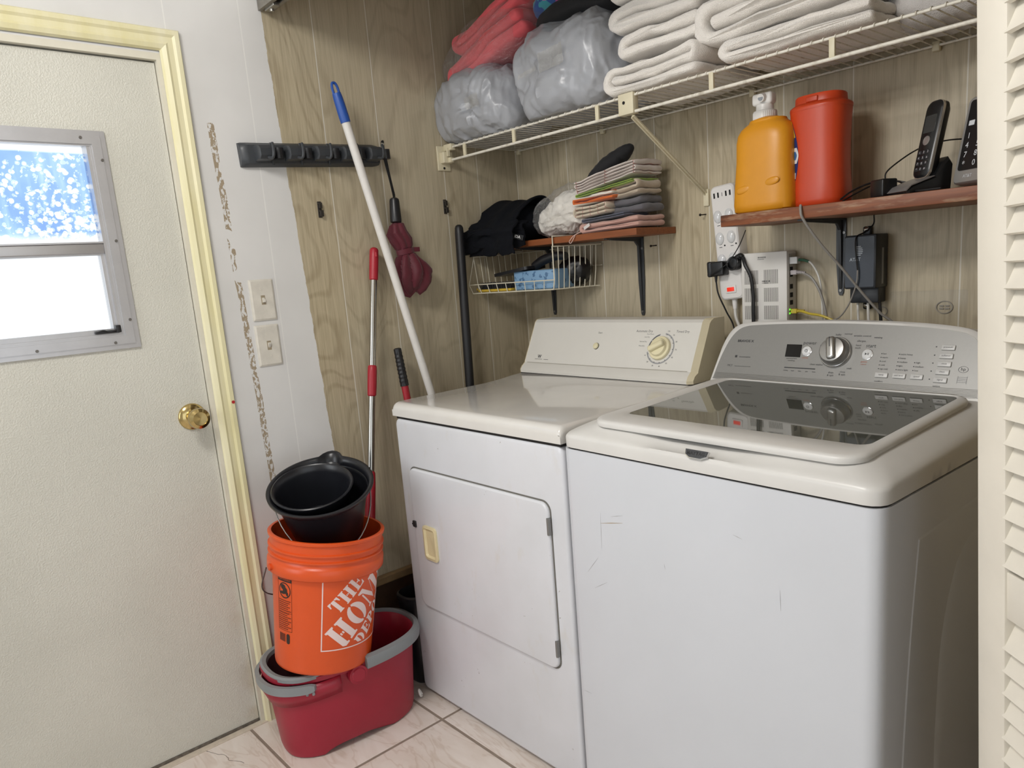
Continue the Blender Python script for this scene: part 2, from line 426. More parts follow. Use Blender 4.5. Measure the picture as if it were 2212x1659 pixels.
# ------------------------------------------------------------------ room shell
struct('floor', B(-0.12, 4.4, -3.6, 0.06, -0.08, 0.0), M_tile)
struct('ceiling', B(-0.12, 4.4, -3.6, 0.06, 2.32, 2.40), M_ceil)
DY0, DY1, DZ = -2.02, -1.172, 1.862           # door opening
bm = NB(); box(bm, -0.10, 0, DY1, 0.0, 0, 2.32); box(bm, -0.10, 0, -3.6, DY0, 0, 2.32); box(bm, -0.10, 0, DY0, DY1, DZ, 2.32)
struct('wall_left', bm, M_wl)
struct('wall_back', B(-0.10, 1.98, 0.0, 0.08, 0, 2.32), M_wb)
struct('wall_front_unseen', B(-0.10, 3.4, -3.72, -3.62, 0, 2.32), M_white)  # unseen wall behind the camera, added to cut light on the appliance fronts
bm = NB(); box(bm, 1.90, 1.98, -0.845, 0.0, 0, 2.32); box(bm, 1.90, 3.4, -0.925, -0.845, 0, 2.32)
struct('wall_right', bm, mat('closet_end_paneling', 'b3a384', 0.5, var=.15, nscale=14))
bm = NB(); box(bm, 0.0, 1.90, -0.925, -0.845, 2.045, 2.32)
struct('trim_1', bm, M_white)                                     # header over the closet opening
# door casing, jamb and sill
bm = NB()
def casing_run(bm, pts_in, pts_out):
    pass
prof = [(0.0, 0.004), (0.004, 0.012), (0.014, 0.016), (0.020, 0.0125), (0.032, 0.0125), (0.038, 0.017), (0.048, 0.017), (0.052, 0.010), (0.052, 0.0)]
yi, zi = -1.178, 1.868                                            # inner edge of the casing
rings = []
for (y, z, oy, oz) in ((yi, 0.0, 1, 0), (yi, zi, 1, 1), (-2.01, zi, 0, 1)):
    rings.append([V((x, y+oy*a, z+oz*a)) for a, x in prof])
rings.append([V((x, -2.012-a, zi+a)) for a, x in prof]); rings.append([V((x, -2.012-a, 0.0)) for a, x in prof])
rings[2] = rings[3]; rings.pop(3)
loft(bm, rings, closed=False)
struct('trim_2', bm, M_cas, smooth=False)
bm = NB(); box(bm, -0.10, 0.003, DY1-0.016, DY1, 0, DZ); box(bm, -0.10, 0.003, DY0, DY0+0.016, 0, DZ); box(bm, -0.10, 0.003, DY0+0.016, DY1-0.016, DZ-0.016, DZ)
box(bm, -0.10, -0.062, DY1-0.03, DY1-0.016, 0, DZ-.016)
struct('trim_3', bm, M_jamb)
bm = NB(); box(bm, -0.10, 0.0125, DY0, DY1, -0.002, 0.004, 0.001); struct('trim_4', bm, mat('door_sill', 'cfc3b2', 0.5, var=0.15, nscale=40))
bm = NB(); box(bm, -0.058, -0.008, DY0+.018, DY1-.018, 0.004, 0.011); struct('trim_5', bm, mat('sill_gasket', '6d655b', 0.8, var=0.5, nscale=90))
# dark skirting with a stained cap along the closet's left wall
struct('baseboard_left', B(0, 0.012, -0.868, 0.0, 0, 0.285), M_brown)
bm = NB(); box(bm, 0, 0.022, -0.872, 0.0, 0.285, 0.312, 0.004); struct('trim_6', bm, M_trimw)

# ------------------------------------------------------------------ entry door
sy0, sy1 = DY0+0.018, DY1-0.018                                   # slab edges
wy0, wy1, wz0, wz1 = -1.856, -1.366, 1.172, 1.648                 # window hole
fx = -0.012
bm = NB()
for a in ((sy0, wy0, 0.012, DZ-.02), (wy1, sy1, 0.012, DZ-.02)): box(bm, fx-.044, fx, a[0], a[1], a[2], a[3])
box(bm, fx-.044, fx, wy0, wy1, 0.012, wz0); box(bm, fx-.044, fx, wy0, wy1, wz1, DZ-.02)
d1 = struct('door_1', bm, M_door)
def sub(par, name, bm, m, **k): return part(par, name, bm, m, world=True, **k)
bm = NB()
oy0, oy1, oz0, oz1 = -1.888, -1.334, 1.144, 1.668
q = 0.036
def mitre(bm, inner, outer, x0, x1):
    (iy0, iy1, iz0, iz1), (ay0, ay1, az0, az1) = inner, outer
    I = [(iy0, iz0), (iy1, iz0), (iy1, iz1), (iy0, iz1)]; O = [(ay0, az0), (ay1, az0), (ay1, az1), (ay0, az1)]
    for k in range(4):
        j = (k+1) % 4
        prism(bm, [O[k], O[j], I[j], I[k]], lambda a, b, c: V((c, a, b)), x0, x1)
mitre(bm, (oy0+q, oy1-q, oz0+q, oz1-q), (oy0, oy1, oz0, oz1), fx, fx+0.006)
mitre(bm, (oy0+q-.004, oy1-q+.004, oz0+q-.004, oz1-q+.004), (oy0+.012, oy1-.012, oz0+.012, oz1-.012), fx+.006, fx+0.0095)
mitre(bm, (wy0+.012, wy1-.012, wz0+.012, wz1-.012), (wy0, wy1, wz0, wz1), fx-.04, fx+0.004)
sub(d1, 'window_frame', bm, M_alu, smooth=False)
zm0, zm1 = 1.3805, 1.4045
bm = NB(); box(bm, fx-.034, fx+.004, wy0+.012, wy1-.012, zm0, zm1, .002); box(bm, fx-.034, fx+.007, wy0+.012, wy1-.012, zm1, zm1+.004)
sub(d1, 'meeting_rail', bm, M_alu)
bm = NB(); mitre(bm, (wy0+.022, wy1-.021, wz0+.024, zm0-.004), (wy0+.012, wy1-.012, wz0+.012, zm0), fx-.034, fx-.004)
sub(d1, 'lower_sash', bm, M_alu, smooth=False)
def film_mat():
    t = NT('peeling_blue_window_film'); P = t.obj(); s = t.n('SeparateXYZ', {0: P})
    big = t.noise(P, 7, 3); sp = t.noise(P, 62, 3, 0.55)
    lowright = t.math('ADD', t.maprange(s.outputs[1], -0.22, 0.23, -0.06, 0.10), t.maprange(s.outputs[2], -0.09, 0.1, 0.08, -0.06))
    vor = t.n('TexVoronoi', {'Vector': t.n('VectorMath', {0: P, 1: t.scale(t.n('TexNoise', {'Vector': P, 'Scale': 60.0}).outputs[1], (.006, .006, .006))}, operation='ADD').outputs[0], 'Scale': 75.0, 'Randomness': 1.0}).outputs[0]
    spots = t.math('MULTIPLY', t.math('LESS_THAN', vor, 0.46), t.math('GREATER_THAN', t.math('ADD', t.noise(P, 24, 3, .6), lowright), 0.545))
    flakes = t.math('GREATER_THAN', t.math('ADD', sp, t.math('MULTIPLY', lowright, 1.1)), 0.70)
    edge = t.math('MAXIMUM', t.maprange(s.outputs[2], -0.085, -0.108), t.maprange(t.math('ADD', s.outputs[2], t.math('MULTIPLY', big, .01)), 0.103, 0.108))
    hole = t.math('MAXIMUM', t.math('MAXIMUM', spots, flakes), edge)
    blue = t.mix(t.maprange(big, 0.3, 0.7), srgb('b6cdef'), srgb('cbdff8'))
    blue = t.mix(t.maprange(t.noise(t.scale(P, (1, 4, .6)), 9, 3), .5, .75), blue, srgb('dcecfd'))
    col = t.mix(hole, blue, (1, 1, 1, 1))
    tr = t.n('BsdfTransparent', {0: col}); gl = t.n('BsdfGlossy', {0: (1, 1, 1, 1), 'Roughness': .12})
    mx = t.n('MixShader', {0: 0.05, 1: tr.outputs[0], 2: gl.outputs[0]})
    t.t.links.new(mx.outputs[0], t.out.inputs[0]); return t.m
def clear_mat(name, tint=(1, 1, 1, 1), gloss=0.06, rough=0.03, fk=0.9):
    t = NT(name); tr = t.n('BsdfTransparent', {0: tint}); gl = t.n('BsdfGlossy', {0: (1, 1, 1, 1), 'Roughness': rough})
    fr = t.n('Fresnel', {0: 1.45}); f = t.math('ADD', t.math('MULTIPLY', fr.outputs[0], fk), gloss, clamp=True)
    mx = t.n('MixShader', {0: f, 1: tr.outputs[0], 2: gl.outputs[0]}); t.t.links.new(mx.outputs[0], t.out.inputs[0]); return t.m
M_glass = clear_mat('window_glass', gloss=0.0)
sub(d1, 'upper_pane', B(fx-.026, fx-.023, wy0+.012, wy1-.012, zm1, wz1-.012), film_mat(), smooth=False, label='upper pane with peeling blue film')
sub(d1, 'lower_pane', B(fx-.018, fx-.015, wy0+.022, wy1-.021, wz0+.024, zm0-.004), M_glass, smooth=False, label='clear lower pane')
for (y, z) in ((-1.388, 1.6505), (-1.560, 1.6505), (-1.349, 1.600), (-1.350, 1.409), (-1.350, 1.215), (-1.392, 1.161), (-1.560, 1.161)):
    bm = NB(); cyl(bm, (fx+.0055, y, z), (fx+.0125, y, z), 0.0045, 12, .0032); sub(d1, 'frame_screw', bm, mat('dull_screw', '77736e', 0.4, .8))
bm = NB(); box(bm, fx-.004, fx+.010, -1.432, -1.378, 1.186, 1.193, .002); box(bm, fx-.004, fx+.012, -1.386, -1.374, 1.186, 1.204, .002)
tube(bm, spline([(fx+.012, -1.428, 1.1915), (fx+.014, -1.415, 1.194), (fx+.013, -1.402, 1.189), (fx+.012, -1.386, 1.192)], 4), .0018, 6)
sub(d1, 'sash_latch', bm, mat('black_latch', '1d1d1f', 0.35))
M_brass = mat('polished_brass', 'c9b37c', 0.16, 1.0, var=0.06, nscale=60)
bm = NB(); lathe(bm, [(0.036, 0), (0.036, .003), (.033, .007), (.022, .011), (.014, .013)], 36)
Rx = Matrix.Translation((fx, -1.238, 0.942)) @ Matrix.Rotation(pi/2, 4, 'Y')
bm.transform(Rx); rose = sub(d1, 'knob_rose', bm, M_brass)
bm = NB(); lathe(bm, [(0.012, .010), (.012, .030), (.016, .036), (.026, .044), (.0285, .054), (.0265, .062), (.0185, .0665), (.0175, .0645), (.006, .0650), (.0, .0655)], 36, cap1=False)
bm.transform(Rx); sub(d1, 'door_knob', bm, M_brass)
bm = NB(); cyl(bm, (0.0165, -1.1335, .966), (.0178, -1.1335, .966), .0045, 14)
solo('sticker_dot', 'small red dot stuck on the yellowed door casing', 'sticker', bm, mat('red_dot', 'b01f22', 0.5))

# ------------------------------------------------------------------ track of the folding door
M_track = mat('worn_track_metal', '9a958c', 0.45, .7, var=.25, nscale=30)
tk = thing('door_track', 'worn metal track at the head of the closet opening', 'track', (0.95, -0.885, 2.015))
bm = NB()
for a in ((-.903, -.899, 2.006, 2.045), (-.869, -.865, 2.006, 2.045), (-.899, -.869, 2.041, 2.045)): box(bm, 0.002, 1.90, *a)
box(bm, .002, 1.90, -.899, -.892, 2.006, 2.009); box(bm, .002, 1.90, -.876, -.869, 2.006, 2.009)
part(tk, 'channel', bm, M_track, world=True, smooth=False)
bm = NB(); box(bm, .02, .075, -.893, -.875, 2.000, 2.012, .002); cyl(bm, (.045, -.884, 1.994), (.045, -.884, 2.03), .006)
part(tk, 'pivot_bracket', bm, mat('zinc_bracket', 'a5a29b', .35, .9), world=True)
bm = NB(); box(bm, .002, 1.90, -.8649, -.852, 2.032, 2.045); part(tk, 'reddish_filler', bm, mat('red_wood_edge', '6e3a2c', .6), world=True)

# ------------------------------------------------------------------ louvred folding door leaf
M_leaf = mat('louvre_paint', 'e3ddd0', 0.42, var=0.05, nscale=9)
lf = Matrix.Translation((1.7695, -0.878, 1.09)) @ Matrix.Rotation(math.radians(-2.35), 4, 'Y') @ Matrix.Translation((0, 0, -1.09)) @ Matrix.Rotation(math.atan2(-.667, .744), 4, 'Z')
leaf = thing('folding_door', 'cream louvred closet door leaf folded open at the right', 'door', mw=lf)
LW, TH = 0.40, 0.028
bm = NB(); box(bm, 0, .053, 0, TH, .02, 1.985, .002, 2); part(leaf, 'stile', bm, M_leaf)
bm = NB(); box(bm, LW-.053, LW, 0, TH, .02, 1.985, .002, 2); part(leaf, 'stile', bm, M_leaf)
for z0, z1 in ((1.915, 1.985), (0.806, 0.866), (.02, .13)):
    bm = NB(); box(bm, .051, LW-.051, .003, TH-.003, z0, z1, .0015, 2); part(leaf, 'rail', bm, M_leaf)
for za, zb in ((.13, .806), (.866, 1.915)):
    bm = NB(); z = za+.010
    while z < zb-.012:
        # a slat: tilted board, lower edge toward the room
        P = [(-.005, -.003), (.0005, -.005), (.0175, .031), (.0125, .034)]
        prism(bm, P, lambda a, b, c, z=z: V((c, a+.004, z+b)), .050, LW-.050)
        z += .0300
    part(leaf, 'louvre_panel', bm, M_leaf, smooth=False)
# ------------------------------------------------------------------ clothes dryer
M_enam = mat('white_enamel', 'dddbd9', 0.30, var=0.02, nscale=6, coat=.2)
M_enamtop = mat('glossy_enamel_top', 'dad7d2', 0.10, var=0.03, nscale=10, coat=.3)
M_cream = mat('yellowed_plastic', 'e2d9b6', 0.40, var=0.06, nscale=12)
M_almond = mat('aged_end_cap', 'ddd2b4', 0.42, var=0.06, nscale=12)
M_ink = mat('print_ink', '3a3a3c', 0.6)
M_grayink = mat('grey_print', '9b9b9d', 0.6)
M_seam = mat('dark_seam', '2a2725', 0.9)
M_steelhinge = mat('hinge_steel', '8d8c8a', 0.4, .8)
def worn_enamel():
    t = NT('worn_white_enamel'); P = t.obj(); s = t.n('SeparateXYZ', {0: P})
    base = t.mix(t.maprange(t.noise(P, 6, 4), .3, .7), srgb('d3d4d8'), srgb('dadbe0'))
    sm = t.maprange(t.noise(t.scale(P, (6, 1, 3)), 3, 4, .6), .60, .8, 0, .35)
    base = t.mix(sm, base, srgb('cbc3b4'))
    dots = t.math('MULTIPLY', t.math('GREATER_THAN', t.noise(P, 90, 2), .74), t.math('GREATER_THAN', t.noise(P, 5, 2), .58))
    t.base(t.mix(t.math('MULTIPLY', dots, .6), base, srgb('8f887e'))); t.rough(.32); t.b.inputs['Coat Weight'].default_value = .15
    t.bump(t.noise(P, 260, 2), .03, .001); return t.m
M_worn = worn_enamel()
dx, dy, DW = 0.2312, -0.7601, 0.688
dr = thing('clothes_dryer', 'older white front-loading clothes dryer with round cream dial', 'dryer', (dx, dy, 0))
bm = NB(); pts = rrect(0, DW, 0.010, 0.872, 0.022, 6)
prism(bm, pts, lambda a, b, c: V((a, c, b)), 0.0, 0.03); tri(bm)
es = [e for e in bm.edges if all(abs(v.co.y) < 1e-6 for v in e.verts) and any(abs(f.normal.y) < .5 for f in e.link_faces)]
bm.normal_update()
es = [e for e in bm.edges if all(abs(v.co.y) < 1e-6 for v in e.verts) and e.is_manifold and abs(e.calc_face_angle(0)) > .5]
bmesh.ops.bevel(bm, geom=es, offset=.010, segments=4, profile=.5, affect='EDGES')
part(dr, 'front_panel', bm, M_worn)
part(dr, 'cabinet', B(0.001, DW-.001, .03, .655, .012, .872), M_enam)
bm = NB()
for x in (.05, DW-.05):
    for y in (.05, .60): bm = NB(); cyl(bm, (x, y, 0), (x, y, .014), .018, 14); part(dr, 'levelling_foot', bm, M_dark)
pass
part(dr, 'seam', B(.008, DW-.008, .004, .64, .870, .8795), M_seam)
# worktop: rolled front edge, rising slightly to the console
def topz(y): return .9205 + (.0 if y < .35 else .0105*min(1, (y-.35)/.13)**1.5)
bm = NB()
prof = [(-.004, .8785), (-.0045, .897)]+[(-.0045+.020*(1-math.cos(a)), .897+.0215*math.sin(a)) for a in [pi/2*k/7 for k in range(1, 8)]]+[(.06, .9195), (.2, .920), (.34, .921), (.40, .924), (.45, .929), (.49, .931), (.66, .931)]
nx = 5
def edge_in(y, z): return 0.0
rows = []
for (y, z) in prof+[(.66, .8785)]:
    row = []
    for k, (fx2, dz) in enumerate([(0, -.018), (.0012, -.008), (.006, -.002), (.014, 0), (.5, 0), (DW-.014, 0), (DW-.006, -.002), (DW-.0012, -.008), (DW, -.018)]):
        zz = max(.8785, min(z+dz, z) if z > .90 else z)
        row.append(V((fx2 if fx2 != .5 else DW/2, y, zz)))
    rows.append(row)
bm2 = NB(); vs = [[bm2.verts.new(p) for p in r] for r in rows]
for a, b in zip(vs, vs[1:]):
    for i in range(len(a)-1):
        try: bm2.faces.new((a[i], a[i+1], b[i+1], b[i]))
        except ValueError: pass
for side in (0, -1):
    bm2.faces.new([r[side] for r in vs])
tri(bm2); bmesh.ops.remove_doubles(bm2, verts=bm2.verts[:], dist=1e-5)
part(dr, 'worktop', bm2, M_enamtop, ang=50)
# console
cy0 = -.2646-dy; cz0 = .937
prof = [(cy0-.003, .9335), (cy0-.004, .942), (cy0+.004, .953), (cy0+.018, .964), (cy0+.0185, .9675), (cy0+.071, 1.0745), (cy0+.078, 1.090), (cy0+.087, 1.0975), (cy0+.10, 1.099), (.655, 1.099), (.655, .9335)]
bm = NB(); prism(bm, prof, lambda a, b, c: V((c, a, b)), .014, DW-.014); tri(bm); part(dr, 'console', bm, mat('console_white', 'd9d6cf', .38, var=.02, nscale=10), ang=25)
part(dr, 'console_gap', B(.01, DW-.01, cy0, .65, .9305, .9340), M_seam)
for s, nm in ((0, 'l'), (1, 'r')):
    x0, x1 = (0, .014) if s == 0 else (DW-.014, DW)
    xi, xo = (x1, x0) if s == 0 else (x0, x1)
    capo = [(a+.012, b-.003) if 2 < i < 8 else (a+.010, b) for i, (a, b) in enumerate(prof)]
    pin = [(a-.002, b+(.0015 if b > .95 else 0)) for a, b in prof]; pin[-1] = prof[-1]; pin[-2] = prof[-2]
    ring_i = [V((xi, a, b)) for a, b in pin]; ring_o = [V((xo, a if i < 9 else pin[i][0], b)) for i, (a, b) in enumerate(capo)]
    bm = NB(); loft(bm, [ring_i, ring_o]); tri(bm); part(dr, 'end_cap', bm, M_almond, ang=20)
# console face frame: x along width, y up the face
cv = V((0, .0796, .161)).normalized(); c0 = V((0, cy0, cz0)); cn = V((1, 0, 0)).cross(cv)
fo = (V((0, cy0+.0185, .9675))-c0).dot(cn)
def cf(x, y, h=0.0): return c0 + V((1, 0, 0))*x + cv*y + cn*(fo+h)
def cmx(x, y, h=.0004): return frame(cf(x, y, h), (1, 0, 0), cv)
bm = NB(); box(bm, -.298, .298, -.0002, .0002, 0, .0003)
part(dr, 'panel_crease', (lambda b: (b.transform(frame(cf(.344, .0325, .0004), (1, 0, 0), cv)), b)[1])(B(-.318, .318, -.0007, .0007, 0, .0004)), mat('crease', 'a9a498', .6))
DX, DYc = .5545, .095
bm = NB()
for a0, a1 in ((-62, -8), (2, 8)): pass
def arc_band(bm, r0, r1, a0, a1, mx, n=None, h=.0003):
    n = n or max(3, int(abs(a1-a0)/5)); pts = []
    for k in range(n+1):
        a = math.radians(a0+(a1-a0)*k/n); pts.append((r1*math.sin(a), r1*math.cos(a)))
    for k in range(n, -1, -1):
        a = math.radians(a0+(a1-a0)*k/n); pts.append((r0*math.sin(a), r0*math.cos(a)))
    b = NB(); prism(b, pts, lambda x, y, c: V((x, y, c)), 0, h); tri(b); return add(bm, b, mx)
arc_band(bm, .042, .046, 8, 255, cmx(DX, DYc)); arc_band(bm, .042, .0445, 270, 345, cmx(DX, DYc))
part(dr, 'dial_scale', bm, M_grayink)
bm = NB()
for a0, a1 in ((275, 300), (305, 342)): arc_band(bm, .0405, .0425, a0, a1, cmx(DX, DYc, .0006))
for k in range(10):
    a = math.radians(16+k*25.5); b = NB(); lathe(b, [(.0013, 0), (.0013, .0004)], 10); add(bm, b, cmx(DX+.042*math.sin(a), DYc+.042*math.cos(a), .0006))
    add(bm, text_bm(str(100-10*k), .006), cmx(DX+.053*math.sin(a), DYc+.053*math.cos(a)))
part(dr, 'dial_lettering', bm, M_ink, smooth=False); bm = NB()
for s, x, y, sz in (('Automatic Dry', .4835, .1455, .0098), ('Timed Dry', .6165, .1455, .0098), ('Start', .3157, .1386, .0085), ('Cool Down', .507, .137, .0052), ('Less Dry', .498, .128, .0052), ('Normal Dry', .488, .114, .0052), ('More Dry', .486, .101, .0052), ('heavy duty', .118, .0445, .0045), ('washing appliances', .0765, .0445, .0038)):
    if s in ('washing appliances', 'heavy duty'):
        for k in range(8 if s[0] == 'w' else 5): add(bm, B(-.0016, .0016, -.0006, .0006, 0, .0003), cmx(x-.016+k*.0043, y+.0002*(k % 2)))
    else: b = text_bm(s, sz); b.transform(cmx(x, y)); part(dr, 'lettering', b, M_ink, smooth=False)
    if s in ('washing appliances', 'heavy duty'): part(dr, 'small_print', bm, M_ink, smooth=False); bm = NB()
bm.free(); b = text_bm('W', .016, bold=.0004); b.transform(cmx(.0772, .0535)); part(dr, 'emblem', b, M_ink, smooth=False)
bm = NB(); lathe(bm, [(.0345, 0), (.0345, .006), (.033, .0085), (.0265, .0095), (.0262, .012), (.024, .017), (.010, .0185), (0, .0187)], 40, cap1=False)
bm.transform(cmx(DX, DYc)); dial = part(dr, 'dial', bm, M_cream)
bm = NB(); box(bm, -.0255, .0255, -.0085, .0085, .012, .031, .006, 4); bm.transform(cmx(DX, DYc) @ Matrix.Rotation(math.radians(28), 4, 'Z')); part(dr, 'dial_grip', bm, M_cream)
bm = NB(); lathe(bm, [(.0105, 0), (.0105, .002), (.0095, .002)], 28); bm.transform(cmx(.313, .0955)); part(dr, 'button_bezel', bm, M_seam)
bm = NB(); lathe(bm, [(.0098, 0), (.0098, .004), (.0085, .006), (.004, .0072), (0, .0075)], 28, cap1=False); bm.transform(cmx(.313, .0955)); part(dr, 'start_button', bm, M_cream)
# door in the front
X0, X1, Z0, Z1 = .2885-dx, .8655-dx, .3085, .732
bm = NB(); pts = rrect(X0-.004, X1+.004, Z0-.004, Z1+.004, .027, 6); prism(bm, pts, lambda a, b, c: V((a, c, b)), -.0008, .002); tri(bm); part(dr, 'door_gap', bm, mat('gap_grey', '6b6862', .8))
bm = NB(); pts = rrect(X0, X1, Z0, Z1, .025, 6); prism(bm, pts, lambda a, b, c: V((a, c, b)), -.009, .001); tri(bm); bm.normal_update()
es = [e for e in bm.edges if all(abs(v.co.y+.009) < 1e-6 for v in e.verts) and e.calc_face_angle(0) > .5]
bmesh.ops.bevel(bm, geom=es, offset=.006, segments=4, profile=.5, affect='EDGES'); dd = part(dr, 'door', bm, M_worn)
# pull handle: shallow cream cup
hx0, hx1, hz0, hz1 = .3385-dx, .403-dx, .468, .5705
bm = NB(); O = rrect(hx0, hx1, hz0, hz1, .012, 4); I = rrect(hx0+.007, hx1-.007, hz0+.008, hz1-.007, .009, 4); J = rrect(hx0+.011, hx1-.015, hz0+.012, hz1-.011, .008, 4)
loft(bm, [[V((a, -.0092, b)) for a, b in O], [V((a, -.0140, b)) for a, b in O], [V((a, -.0155, b)) for a, b in I], [V((a, -.0095, b)) for a, b in J]], cap0=False); tri(bm)
part(dr, 'door_handle', bm, mat('handle_cream', 'dfd3aa', .4, var=.06, nscale=25))
bm = NB(); box(bm, .2885-dx, .304-dx, -.0135, -.004, .554, .573, .002); box(bm, .2865-dx, .293-dx, -.0135, -.009, .561, .565); part(dr, 'door_latch', bm, mat('black_latch', '1d1d1f', .35))
for z in (.676, .366):
    bm = NB(); box(bm, X1-.0045, X1+.0035, -.0105, -.002, z-.021, z+.021, .001); cyl(bm, (X1+.001, -.0105, z-.02), (X1+.001, -.0105, z+.02), .0028, 10); part(dr, 'hinge', bm, M_steelhinge)

# ------------------------------------------------------------------ washing machine
M_wash = mat('washer_enamel', 'd1d4da', .28, var=0.02, nscale=5, coat=.25)
M_deck = mat('washer_deck_plastic', 'd6d4d0', .33, var=0.04, nscale=7)
M_silver = mat('silver_fascia', '8f8e8b', .40, .30, var=.02, nscale=200)
M_ltgray = mat('pale_grey_plastic', 'c9c8c6', .35)
M_chrome = mat('chrome', 'd5d5d5', .08, 1.0)
WA = -.0446; WWd = .7015
wm = Matrix.Translation((.9315, -.7754, 0)) @ Matrix.Rotation(WA, 4, 'Z')
wa = thing('washing_machine', 'white top-loading washing machine with grey glass lid', 'washer', mw=wm)
def vrbox(bm, x0, x1, y0, y1, z0, z1, r, n=6):
    pts = rrect(x0, x1, y0, y1, r, n); prism(bm, pts, lambda a, b, c: V((a, b, c)), z0, z1); return tri(bm)
bm = NB(); vrbox(bm, 0, WWd, 0, .64, .018, .8765, .026)
cab = part(wa, 'cabinet', bm, M_wash, ang=50)
bm = NB()
for x in (.06, WWd-.06):
    for y in (.06, .58): bm = NB(); cyl(bm, (x, y, 0), (x, y, .02), .02, 14); part(wa, 'levelling_foot', bm, M_dark)
pass
# pressed panel in the right side
bm = NB()
yz = [(.125, .80), (.10, .62), (.083, .40), (.078, .12), (.10, .07), (.55, .07), (.575, .10), (.575, .77), (.545, .81)]
sm = spline([(p[0], p[1], 0) for p in yz]+[(.125, .80, 0)], 4)[:-1]
def inset(pts, d):
    c = V((.33, .44, 0)); return [p+(c-p).normalized()*d for p in pts]
loft(bm, [[V((WWd-.002, p.x, p.y)) for p in sm], [V((WWd+.0015, p.x, p.y)) for p in inset(sm, .008)], [V((WWd+.0015, p.x, p.y)) for p in inset(sm, .05)]], cap0=False); tri(bm)
part(wa, 'side_panel', bm, M_wash, ang=20)
yz = [(.285, .70), (.245, .62), (.225, .50), (.222, .16), (.25, .13), (.53, .13), (.545, .16), (.545, .70), (.50, .735), (.35, .735)]
sm = spline([(p[0], p[1], 0) for p in yz]+[(.285, .70, 0)], 4)[:-1]
bm = NB(); loft(bm, [[V((WWd+.001, p.x, p.y)) for p in inset(sm, -.008)], [V((WWd+.0055, p.x, p.y)) for p in inset(sm, .012)]], cap0=False); tri(bm); part(wa, 'side_boss', bm, M_wash, ang=20)
part(wa, 'seam', vrbox(NB(), .004, WWd-.004, .004, .63, .872, .885, .026), M_seam)
# scuffs on the front
M_scr = mat('scuff_tan', 'a58f6e', .6); M_scr2 = mat('scuff_grey', 'a7a7a9', .6)
for k, ((xa, za), (xb, zb_)) in enumerate([((0.1096, 0.7259), (0.1744, 0.7405)), ((0.1114, 0.749), (0.1094, 0.6685)), ((0.0617, 0.6023), (0.0964, 0.644)), ((0.0807, 0.5697), (0.1204, 0.5944)), ((0.2808, 0.6804), (0.2825, 0.6683)), ((0.4405, 0.7787), (0.4594, 0.7747)), ((0.5324, 0.7012), (0.5338, 0.6636)), ((0.0245, 0.2991), (0.0489, 0.3001)), ((0.1422, 0.7475), (0.1755, 0.7567))]):
    d_ = V((xb-xa, 0, zb_-za)); n_ = V((-d_.z, 0, d_.x)).normalized()*(.0007 if k == 0 else .0005); bm = NB()
    vs = [bm.verts.new(p) for p in (V((xa, -.0002, za))-n_*.3, V((xa, -.0002, za))+n_*.3, V(((xa+xb)/2, -.0002, (za+zb_)/2))+n_*1.2, V((xb, -.0002, zb_))+n_*.3, V((xb, -.0002, zb_))-n_*.3, V(((xa+xb)/2, -.0002, (za+zb_)/2))-n_)]
    bm.faces.new(vs); part(wa, 'scuff', bm, M_scr if k == 0 else M_scr2, smooth=False)
# deck: rounded upper shell
bm = NB()
def deck_ring(ins, z, rise, r, fr=0.0):
    pts = rrect(ins, WWd-ins, ins*1.0+fr, .655, r, 7)
    return scoop([V((a, b, z+rise*max(0, min(1, (b)/.5)))) for a, b in pts], ins)
def scoop(ring, ins):
    out = []
    for p, q in zip(ring, ring[1:]+ring[:1]):
        n = max(1, int((q-p).length/.018))
        for k in range(n): out.append(p.lerp(q, k/n))
    for p in out:
        if p.y < ins+.02 and .004 < ins < .11:
            k = max(0, min(1, (p.x-.17)/.12, (.54-p.x)/.16)); p.z -= .008*k*k*(3-2*k)*(1 if ins > .01 else .35)
    return out
rings = [deck_ring(.0, .8805, 0, .03), deck_ring(-.0005, .9005, .010, .03), deck_ring(.0006, .9050, .018, .031), deck_ring(.004, .9092, .022, .033), deck_ring(.011, .9135, .026, .038), deck_ring(.030, .9225, .026, .044), deck_ring(.052, .930, .026, .05), deck_ring(.10, .932, .024, .05)]
m_ = min(len(r) for r in rings)
def resamp(r, n):
    L = [0]
    for p, q in zip(r, r[1:]+r[:1]): L.append(L[-1]+(q-p).length)
    out = []; j = 0
    for k in range(n):
        s = L[-1]*k/n
        while L[j+1] < s: j += 1
        out.append(r[j].lerp(r[(j+1) % len(r)], (s-L[j])/max(1e-9, L[j+1]-L[j])))
    return out
rings = [resamp(r, 220) for r in rings]
loft(bm, rings); tri(bm); part(wa, 'deck', bm, M_deck, ang=60)
